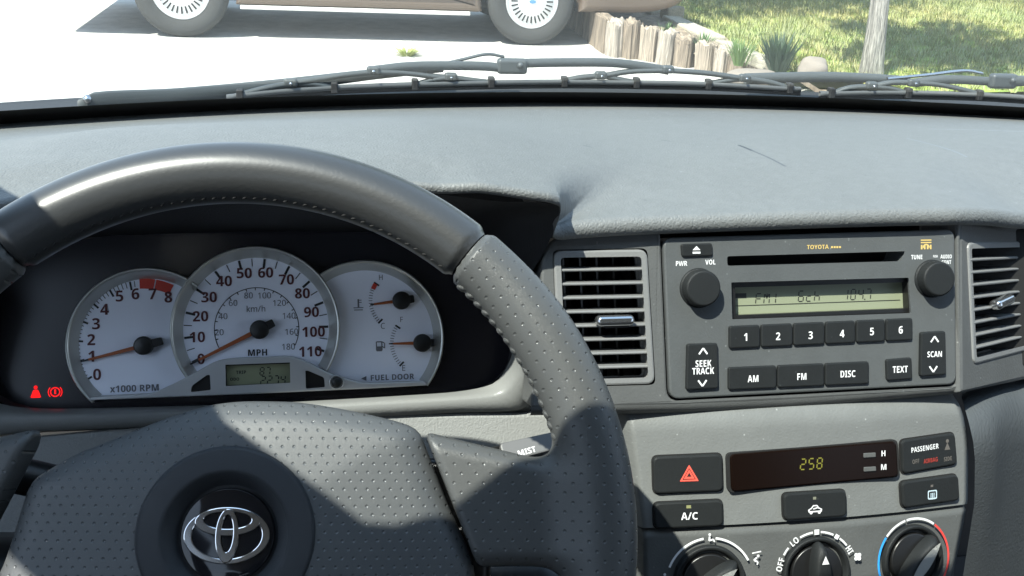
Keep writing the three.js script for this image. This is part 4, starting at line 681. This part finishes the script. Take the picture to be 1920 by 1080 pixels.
// ---------- outside: drive, lawn, bed ----------
const LAWN = 0.13;
{
  const conc = dataTex(256, 256, (x, y) => { const v = 0.82 + 0.12 * (N2[y * 256 + x] - 0.5) + 0.12 * (N3[y * 256 + x] - 0.5); return [v, v * 0.985, v * 0.95]; }, [1.7, 1.7], true);
  const d = part('driveway', grid(2, 2, (u, v) => { const x = lerp(-60, 60, u), z = lerp(-80, 20, v); return [x, 0, z]; }), std([0.82, 0.82, 0.82], 0.9, { map: conc, bumpMap: conc, bumpScale: 0.004 })); tag(d, 'pale sunlit concrete driveway under the parked car', 'driveway', null, 'structure');
  const lawnTex = dataTex(256, 256, (x, y) => { const v = N2[y * 256 + x], w = N3[y * 256 + x]; return [0.52 + 0.22 * (v - 0.5) + 0.15 * (w - 0.5), 0.6 + 0.2 * (v - 0.5) + 0.2 * (w - 0.5), 0.26 + 0.1 * (w - 0.5)]; }, [2.2, 2.2], true);
  const edgeX = (z) => z > -8.2 ? 2.85 : 2.85 + 0.02 * (-8.2 - z);
  const lawn = part('lawn', grid(60, 60, (u, v) => { const z0 = lerp(-40, -5.35, v), x = lerp(edgeX(z0), 40, u ** 1.5), z = z0 - 0.6 * sst(-7, -5.35, z0) * (1 - sst(2.95, 3.6, x)); return [x, LAWN + 0.025 * Math.sin(x * 1.3 + z) * Math.sin(z * 0.9) - 0.02 * (u < 0.01 ? 1 : 0), z]; }), std(0.9, 0.95, { map: lawnTex })); tag(lawn, 'yellow green sunlit lawn beyond the stone edging', 'lawn', null, 'structure');
  const soilTex = dataTex(256, 256, (x, y) => { const v = N3[y * 256 + x], w = N2[y * 256 + x]; return [0.52 + 0.3 * (v - 0.5) + 0.1 * w, 0.47 + 0.28 * (v - 0.5) + 0.09 * w, 0.42 + 0.25 * (v - 0.5) + 0.06 * w]; }, [0.8, 0.8], true);
  const bed = part('garden_bed', grid(50, 50, (u, v) => { const z = lerp(-11, -4.6, v), l = z < -7.1 ? 2.1 + 0.02 * (-7.1 - z) : 2.14 + 0.76 * sst(-7.15, -6.15, z), x = lerp(l, 2.9, u); return [x, LAWN + 0.02 - 0.045 * sst(-7, -6, z) - 0.03 * (1 - sst(0, 0.2, u)) + 0.02 * Math.sin(x * 23) * Math.sin(z * 19), z]; }), std(0.9, 0.95, { map: soilTex, bumpMap: soilTex, bumpScale: 0.03 })); tag(bed, 'dry earth bed between the timber posts and the stone edging', 'garden bed', null, 'structure');
}
// grass blades over the visible lawn
{
  const blade = new THREE.BufferGeometry(); const bp = [], bn = []; for (let i = 0; i < 5; i++) { const a = i * 1.3, x = Math.cos(a) * 0.012, z = Math.sin(a) * 0.012, w = 0.0035, l = 0.03 + 0.012 * (i % 3); bp.push(x - w, 0, z, x + w, 0, z, x * 2.4, l, z * 2.4); for (let k = 0; k < 3; k++) bn.push(Math.cos(a) * 0.4, 0.8, Math.sin(a) * 0.4); }
  blade.setAttribute('position', new THREE.Float32BufferAttribute(bp, 3)); blade.setAttribute('normal', new THREE.Float32BufferAttribute(bn, 3));
  const n = 46000, im = new THREE.InstancedMesh(blade, new THREE.MeshPhysicalMaterial({ roughness: 0.8, transmission: 0.25, thickness: 0 }), n), m4 = new THREE.Matrix4(), q = new THREE.Quaternion(), col = new THREE.Color();
  im.name = 'grass'; for (let i = 0; i < n; i++) { const z = -5.35 - 7 * rnd() ** 0.9, x = 2.88 + 5.5 * rnd(); if (z > -5.35 - 0.6 * (1 - sst(2.95, 3.6, x))) { i--; continue; } q.setFromAxisAngle(V3(0, 1, 0), rnd() * 6.28); const s = rr(0.6, 1.25), pa = N2[((z * 40 | 0) & 255) * 256 + ((x * 40 | 0) & 255)]; m4.compose(V3(x, LAWN - 0.005 + 0.025 * Math.sin(x * 1.3 + z) * Math.sin(z * 0.9), z), q, V3(s, s, s)); im.setMatrixAt(i, m4); col.setRGB(0.3 + 0.14 * pa + 0.06 * rnd(), 0.37 + 0.08 * rnd(), 0.13); im.setColorAt(i, col); }
  im.castShadow = im.receiveShadow = true; scene.add(im); tag(im, 'short yellow green grass of the lawn', 'grass', null, 'stuff');
}
// timber posts holding the bed
{
  const t = thing('timber_wall', 'low retaining wall of weathered upright timber posts beside the driveway', 'retaining wall', V3(2.0, 0, -7.0));
  const wood = (s) => dataTex(64, 256, (x, y) => { const g = N2[(x * 4 % 256) * 256 + ((y >> 2) + s * 37) % 256], f = N3[((x * 4 + s * 50) % 256) * 256 + (y >> 3)]; const v = 0.62 + 0.45 * (f - 0.5) + 0.25 * (g - 0.5); return [v, v * 0.94, v * 0.87]; }, null, true);
  const mats = [0, 1, 2].map((s) => { const w = wood(s); return std([[1, 0.99, 0.97], [0.7, 0.64, 0.57], [1, 0.95, 0.88]][s], 0.95, { map: w, bumpMap: w, bumpScale: 0.008 }); });
  const path = [[2.02, -7.02, 0.255, 0.1], [2.125, -6.96, 0.265, 0.115], [2.225, -6.88, 0.235, 0.09], [2.32, -6.79, 0.225, 0.12], [2.425, -6.68, 0.205, 0.125], [2.53, -6.57, 0.19, 0.115], [2.62, -6.48, 0.165, 0.1], [2.71, -6.4, 0.14, 0.11], [2.79, -6.33, 0.11, 0.09]];
  path.forEach(([x, z, h, w], i) => {
    const g = new THREE.BoxGeometry(w, h + 0.06, 0.12, 10, 12, 8), p = g.attributes.position, H = (h + 0.06) / 2;
    for (let k = 0; k < p.count; k++) {
      let X = p.getX(k), Y = p.getY(k), Z = p.getZ(k); const cx = Math.abs(X) / (w / 2), cz = Math.abs(Z) / 0.06;
      const rd = Math.max(cx, cz) > 0.99 && cx > 0.8 && cz > 0.75 ? 0.88 : 1; X *= rd; Z *= rd;
      const g1 = 0.005 * Math.sin(X * 210 + i * 5) + 0.004 * Math.sin(X * 97 + Y * 9 + i); if (Z > 0.03) Z += g1; else if (Z < -0.03) Z -= g1; if (cx > 0.9) X += 0.004 * Math.sin(Z * 160 + Y * 14 + i);
      if (Y > H - 0.03) Y += 0.012 * Math.sin(X * 55 + i * 2) + 0.010 * Math.sin(Z * 70 + i * 3) + 0.006 * Math.sin(X * 160 + Z * 120) - 0.012 * Math.pow(Math.max(cx, cz), 6);
      p.setXYZ(k, X, Y, Z);
    }
    const sm = mergeVertices(g.deleteAttribute('normal'), 1e-4); sm.computeVertexNormals();
    const m = part('timber_post', sm, mats[i % 3], t); m.position.set(x - 1.94, (h - 0.06) / 2, z + 7.0 + rr(-0.025, 0.025)); m.rotation.set(rr(-0.05, 0.05), rr(-0.25, 0.25) + 0.6, rr(-0.06, 0.06));
  });
  for (const [x, z] of [[2.07, -7.25], [2.08, -7.5], [2.1, -7.75], [2.11, -8.05], [2.12, -8.35]]) { const g = new RoundedBoxGeometry(0.1, 0.3, 0.24, 3, 0.012); const m = part('timber_post', g, mats[1], t); m.position.set(x - 2.0, 0.1, z + 7.0); }
}
// stone edging
{
  const st = dataTex(128, 128, (x, y) => { const v = 0.8 + 0.3 * (N3[y * 256 + x] - 0.5); return [v, v * 0.97, v * 0.9]; }, [0.5, 0.5], true), mat = std([0.72, 0.7, 0.66], 0.95, { map: st, bumpMap: st, bumpScale: 0.01 });
  const stone = (label, w, h, d, x, z, ry = 0, m = mat) => { const g = new RoundedBoxGeometry(w, h, d, 4, 0.016), p = g.attributes.position; for (let k = 0; k < p.count; k++) { const a = p.getX(k) * 31 + x * 7, b = p.getZ(k) * 23 + z * 5; p.setXYZ(k, p.getX(k) + 0.004 * Math.sin(b), p.getY(k) + 0.006 * Math.sin(a + b), p.getZ(k) + 0.004 * Math.sin(a)); } g.computeVertexNormals(); const o = part('edging_stone', g, m); o.position.set(x, LAWN + h / 2 - 0.035, z); o.rotation.y = ry; tag(o, label, 'edging stone', 'stones edging the lawn'); };
  stone('long pale edging stone farthest back by the parked car', 0.15, 0.09, 1.35, 2.76, -8.85, 0.02); stone('square grey stone block standing higher than the edging', 0.15, 0.15, 0.16, 2.83, -8.02, 0.15, std([0.5, 0.46, 0.4], 0.95, { map: st })); stone('pale middle edging stone just before the square block', 0.16, 0.09, 1.05, 2.77, -7.38, -0.02); stone('pale edging stone among the green plants', 0.13, 0.075, 0.8, 2.81, -6.4, 0.03);
  const rock = (label, x, y, z, s, seedR) => { const g = new THREE.IcosahedronGeometry(1, 3), p = g.attributes.position; for (let k = 0; k < p.count; k++) { const v = V3().fromBufferAttribute(p, k), n = 1 + 0.18 * Math.sin(v.x * 3.1 + seedR) * Math.sin(v.y * 2.7 + seedR) + 0.08 * Math.sin(v.z * 7 + seedR); v.multiplyScalar(n); p.setXYZ(k, v.x * s[0], v.y * s[1], v.z * s[2]); } const m = mergeVertices(g.deleteAttribute('normal').deleteAttribute('uv')); m.computeVertexNormals(); const o = part('rock', m, std([0.25, 0.215, 0.18], 0.95)); o.position.set(x, y, z); tag(o, label, 'rock'); };
  rock('rounded brown rock at the lawn corner beside the dark plant', 2.98, LAWN + 0.04, -5.78, [0.10, 0.07, 0.09], 1); rock('flat pale rock at the near end of the earth bed', 2.58, LAWN - 0.02, -5.75, [0.2, 0.05, 0.1], 4);
}
// plants
const leafMat = (c) => new THREE.MeshPhysicalMaterial({ color: new THREE.Color().setRGB(...c), roughness: 0.6, transmission: 0.3, thickness: 0 });
function plant(name, label, x, y, z, n, len, spread, w, mat, group) {
  const t = thing(name, label, 'plant', V3(x, y, z), group), L = [];
  for (let i = 0; i < n; i++) {
    const a = rnd() * 6.28, k = Math.sqrt(rnd()) * spread, l = len * rr(0.5, 1.05), bx = Math.cos(a) * k * 0.4, bz = Math.sin(a) * k * 0.4, tx = Math.cos(a) * (k + 0.25 * l * rnd()), tz = Math.sin(a) * (k + 0.25 * l * rnd());
    const P = [V3(bx, 0, bz), V3(lerp(bx, tx, 0.4), l * 0.55, lerp(bz, tz, 0.4)), V3(tx, l, tz)], sx = Math.cos(a + 1.57), sz = Math.sin(a + 1.57), ws = [w * 0.6, w, 0.0004];
    L.push(loft([P.map((p, j) => V3(p.x - sx * ws[j], p.y, p.z - sz * ws[j])), P.map((p, j) => V3(p.x + sx * ws[j], p.y, p.z + sz * ws[j]))]));
  }
  part('leaves', L, mat, t); return t;
}
plant('spiky_plant', 'dark green plant with pointed leaves at the end of the bed', 2.84, LAWN - 0.02, -5.95, 120, 0.23, 0.15, 0.012, leafMat([0.035, 0.075, 0.03]));
plant('grass_clump', 'bright green grass clump left of the dark plant', 2.66, LAWN - 0.02, -6.15, 70, 0.17, 0.12, 0.005, leafMat([0.16, 0.26, 0.07]));
plant('grass_clump', 'tall pale grass stems right behind the dark plant', 2.93, LAWN - 0.02, -6.15, 60, 0.33, 0.14, 0.0028, leafMat([0.3, 0.32, 0.14]));
plant('grass_clump', 'small green tuft on top of the timber posts', 2.42, LAWN + 0.03, -6.95, 50, 0.11, 0.1, 0.004, leafMat([0.13, 0.23, 0.08]));
plant('grass_clump', 'green clump between the middle edging stone and the posts', 2.58, LAWN, -6.62, 60, 0.12, 0.1, 0.004, leafMat([0.12, 0.22, 0.07]));
plant('grass_clump', 'low green clump right of the long grass, before the lawn', 2.76, LAWN - 0.01, -6.35, 60, 0.14, 0.11, 0.004, leafMat([0.15, 0.25, 0.07]));
plant('weed', 'small yellow green weed alone on the driveway', 0.585, 0, -6.9, 110, 0.05, 0.13, 0.005, leafMat([0.36, 0.4, 0.12]));
plant('weed', 'tiny yellow weed at the foot of the timber posts', 1.9, 0, -6.75, 50, 0.035, 0.1, 0.004, leafMat([0.36, 0.36, 0.13]));
// tree
function tree(label, x, z, h, lean, r, crownR, base, nLeaf) {
  const t = thing('tree', label, 'tree', V3(x, LAWN - 0.03, z));
  const bark = dataTex(128, 256, (u, v) => { const f = N3[((v >> 1) % 256) * 256 + (u * 4) % 256], g = N2[(v % 256) * 256 + u * 2]; const k = 0.55 + 0.5 * (f - 0.5) + 0.25 * (g - 0.5); return [k, k * 0.98, k * 0.95]; }, null, true);
  const loops = []; for (let j = 0; j <= 30; j++) { const k = j / 30, y = k * h, rad = r * (1 - 0.45 * k) + 0.35 * r * Math.exp(-y * 7); loops.push(Array.from({ length: 24 }, (_, i) => { const a = i / 24 * 6.2832, q = rad * (1 + 0.06 * Math.sin(a * 5 + y * 3) + 0.03 * Math.sin(a * 11 - y * 9)); return V3(lean * y + Math.cos(a) * q + 0.01 * Math.sin(y * 3), y, -Math.sin(a) * q); })); }
  const g = loft(loops, true, true); const u = g.attributes.uv; for (let i = 0; i < u.count; i++) u.setXY(i, (i % 25) / 25 * 2, Math.floor(i / 25) / 30 * h * 1.2);
  const br = []; for (let i = 0; i < 9; i++) { const a = i * 2.4, y0 = h * rr(0.75, 0.98), l = crownR * rr(0.5, 0.9); br.push(tube([V3(lean * y0, y0, 0), V3(lean * y0 + Math.cos(a) * l * 0.5, y0 + l * 0.45, Math.sin(a) * l * 0.5), V3(lean * y0 + Math.cos(a) * l, y0 + l * 0.7, Math.sin(a) * l)], r * 0.22, 10, 6)); }
  part('trunk', [g, ...br], std([0.95, 0.92, 0.87], 0.95, { map: bark, bumpMap: bark, bumpScale: 0.02 }), t);
  const lf = new THREE.BufferGeometry(); lf.setAttribute('position', new THREE.Float32BufferAttribute([-0.5, 0, 0, 0, 0, 0.35, 0.5, 0, 0, -0.5, 0, 0, 0.5, 0, 0, 0, 0.05, -0.35], 3)); lf.computeVertexNormals();
  const im = new THREE.InstancedMesh(lf, leafMat([0.06, 0.11, 0.03]), nLeaf), m4 = new THREE.Matrix4(), q = new THREE.Quaternion(), cl = []; im.name = 'crown';
  for (let i = 0; i < 26; i++) { const a = rnd() * 6.28, rad = crownR * Math.sqrt(rnd()); cl.push(V3(lean * h + Math.cos(a) * rad, base + rr(0, crownR * 1.3), Math.sin(a) * rad)); }
  for (let i = 0; i < nLeaf; i++) { const c = cl[i % 26], d = V3(rr(-1, 1), rr(-1, 1), rr(-1, 1)).normalize().multiplyScalar(0.55 * crownR * 0.6 * Math.cbrt(rnd()) * 1.2); q.setFromEuler(new THREE.Euler(rr(-1, 1), rr(0, 6.28), rr(-1, 1))); const s = rr(0.06, 0.12); m4.compose(c.clone().add(d), q, V3(s, s, s)); im.setMatrixAt(i, m4); }
  im.castShadow = im.receiveShadow = true; im.userData.kind = 'stuff'; t.add(im); return t;
}
tree('young tree with pale rough trunk standing on the lawn', 3.44, -5.88, 2.4, -0.09, 0.06, 0.95, 2.3, 8000);
tree('tree behind the parked car, its crown shading the far lawn', 2.1, -10.3, 2.8, 0.1, 0.11, 2.7, 2.7, 22000);

// ---------- parked car ----------
{
  const t = thing('parked_car', 'brown parked sedan seen side on, only its sill and wheels in view', 'car', V3(0.31, 0, -7.45));
  const brown = std([0.15, 0.112, 0.085], 0.4, { metalness: 0.2 }), glass = std([0.02, 0.025, 0.03], 0.08);
  const wx = [-1.23, 1.23], wr = 0.37;
  const s = new THREE.Shape(); s.moveTo(-2.16, 0.36); s.quadraticCurveTo(-2.16, 0.235, -1.9, 0.232); s.lineTo(wx[0] - wr, 0.24); s.absarc(wx[0], 0.32, wr, Math.PI + 0.2, -0.24, true); s.lineTo(wx[0] + wr + 0.02, 0.225); s.lineTo(wx[1] - wr - 0.02, 0.225); s.absarc(wx[1], 0.32, wr, Math.PI + 0.24, -0.2, true); s.lineTo(2.0, 0.25); s.quadraticCurveTo(2.42, 0.27, 2.42, 0.42); s.lineTo(2.4, 0.8); s.quadraticCurveTo(2.2, 0.92, 1.6, 0.93); s.lineTo(-1.2, 0.9); s.quadraticCurveTo(-2.05, 0.82, -2.16, 0.58);
  s.closePath();
  part('body', extr(s, -1.74, 0.03, 0.05, 10, 4), brown, t);
  const c = new THREE.Shape(); c.moveTo(-1.1, 0.88); c.quadraticCurveTo(-0.5, 1.36, -0.2, 1.38); c.lineTo(0.9, 1.37); c.quadraticCurveTo(1.4, 1.3, 1.75, 0.9); c.closePath();
  part('cabin', extr(c, -1.6, -0.1, 0.06, 10, 3), brown, t);
  for (const [a, b] of [[[-0.85, 0.93, -0.1, 0.93, -0.1, 1.31, -0.35, 1.3], 'w'], [[-0.02, 0.93, 0.78, 0.93, 0.78, 1.31, -0.02, 1.31], 'w']]) part('side_window', flat([0, 2, 4, 6].map((k) => V2(a[k], a[k + 1])), -0.097, 0.03), glass, t);
  // rocker strip, door gap lines
  part('rocker_strip', [box(1.62, 0.028, 0.02, -0.03, 0.216, 0.012, 0.006)], std([0.7, 0.68, 0.64], 0.5), t);
  part('side_moulding', [box(1.66, 0.03, 0.016, -0.03, 0.33, 0.035, 0.006)], std([0.12, 0.075, 0.05], 0.4), t);
  part('underbody', [box(4.0, 0.14, 1.5, 0.1, 0.31, -0.86, 0.03)], std(0.03, 0.9), t);
  const tyreMat = std([0.05, 0.05, 0.048], 0.85), rimMat = std([0.6, 0.6, 0.6], 0.35, { metalness: 0.5 });
  for (const z of [0, -1.5]) for (const x of wx) {
    const w = sub('wheel', t, x, 0.318, z - 0.03);
    part('tyre', lathe([[0.19, -0.09], [0.25, -0.1], [0.3, -0.09], [0.318, -0.06], [0.32, 0.0], [0.318, 0.04], [0.3, 0.068], [0.27, 0.078], [0.235, 0.078], [0.2, 0.068], [0.192, 0.06], [0.19, 0.03]], 64), tyreMat, w);
    const rim = part('rim', lathe([[0.196, 0.05], [0.196, 0.068], [0.188, 0.072], [0.178, 0.064], [0.165, 0.06], [0.09, 0.072], [0.07, 0.076], [0.03, 0.082], [0, 0.084]], 64), rimMat, w);
    const sl = []; for (let i = 0; i < 28; i++) { const a = i / 28 * 6.2832; sl.push(new THREE.BoxGeometry(0.052, 0.0105, 0.004).translate(0.13, 0, 0.0672).rotateZ(a)); }
    part('rim_slots', sl, M.black, rim); part('hub_badge', new THREE.CylinderGeometry(0.016, 0.016, 0.004, 24).rotateX(Math.PI / 2).scale(1.5, 0.8, 1).translate(0, 0, 0.085), std([0.1, 0.25, 0.5], 0.3), rim);
  }
}
renderer.render(scene, camera);
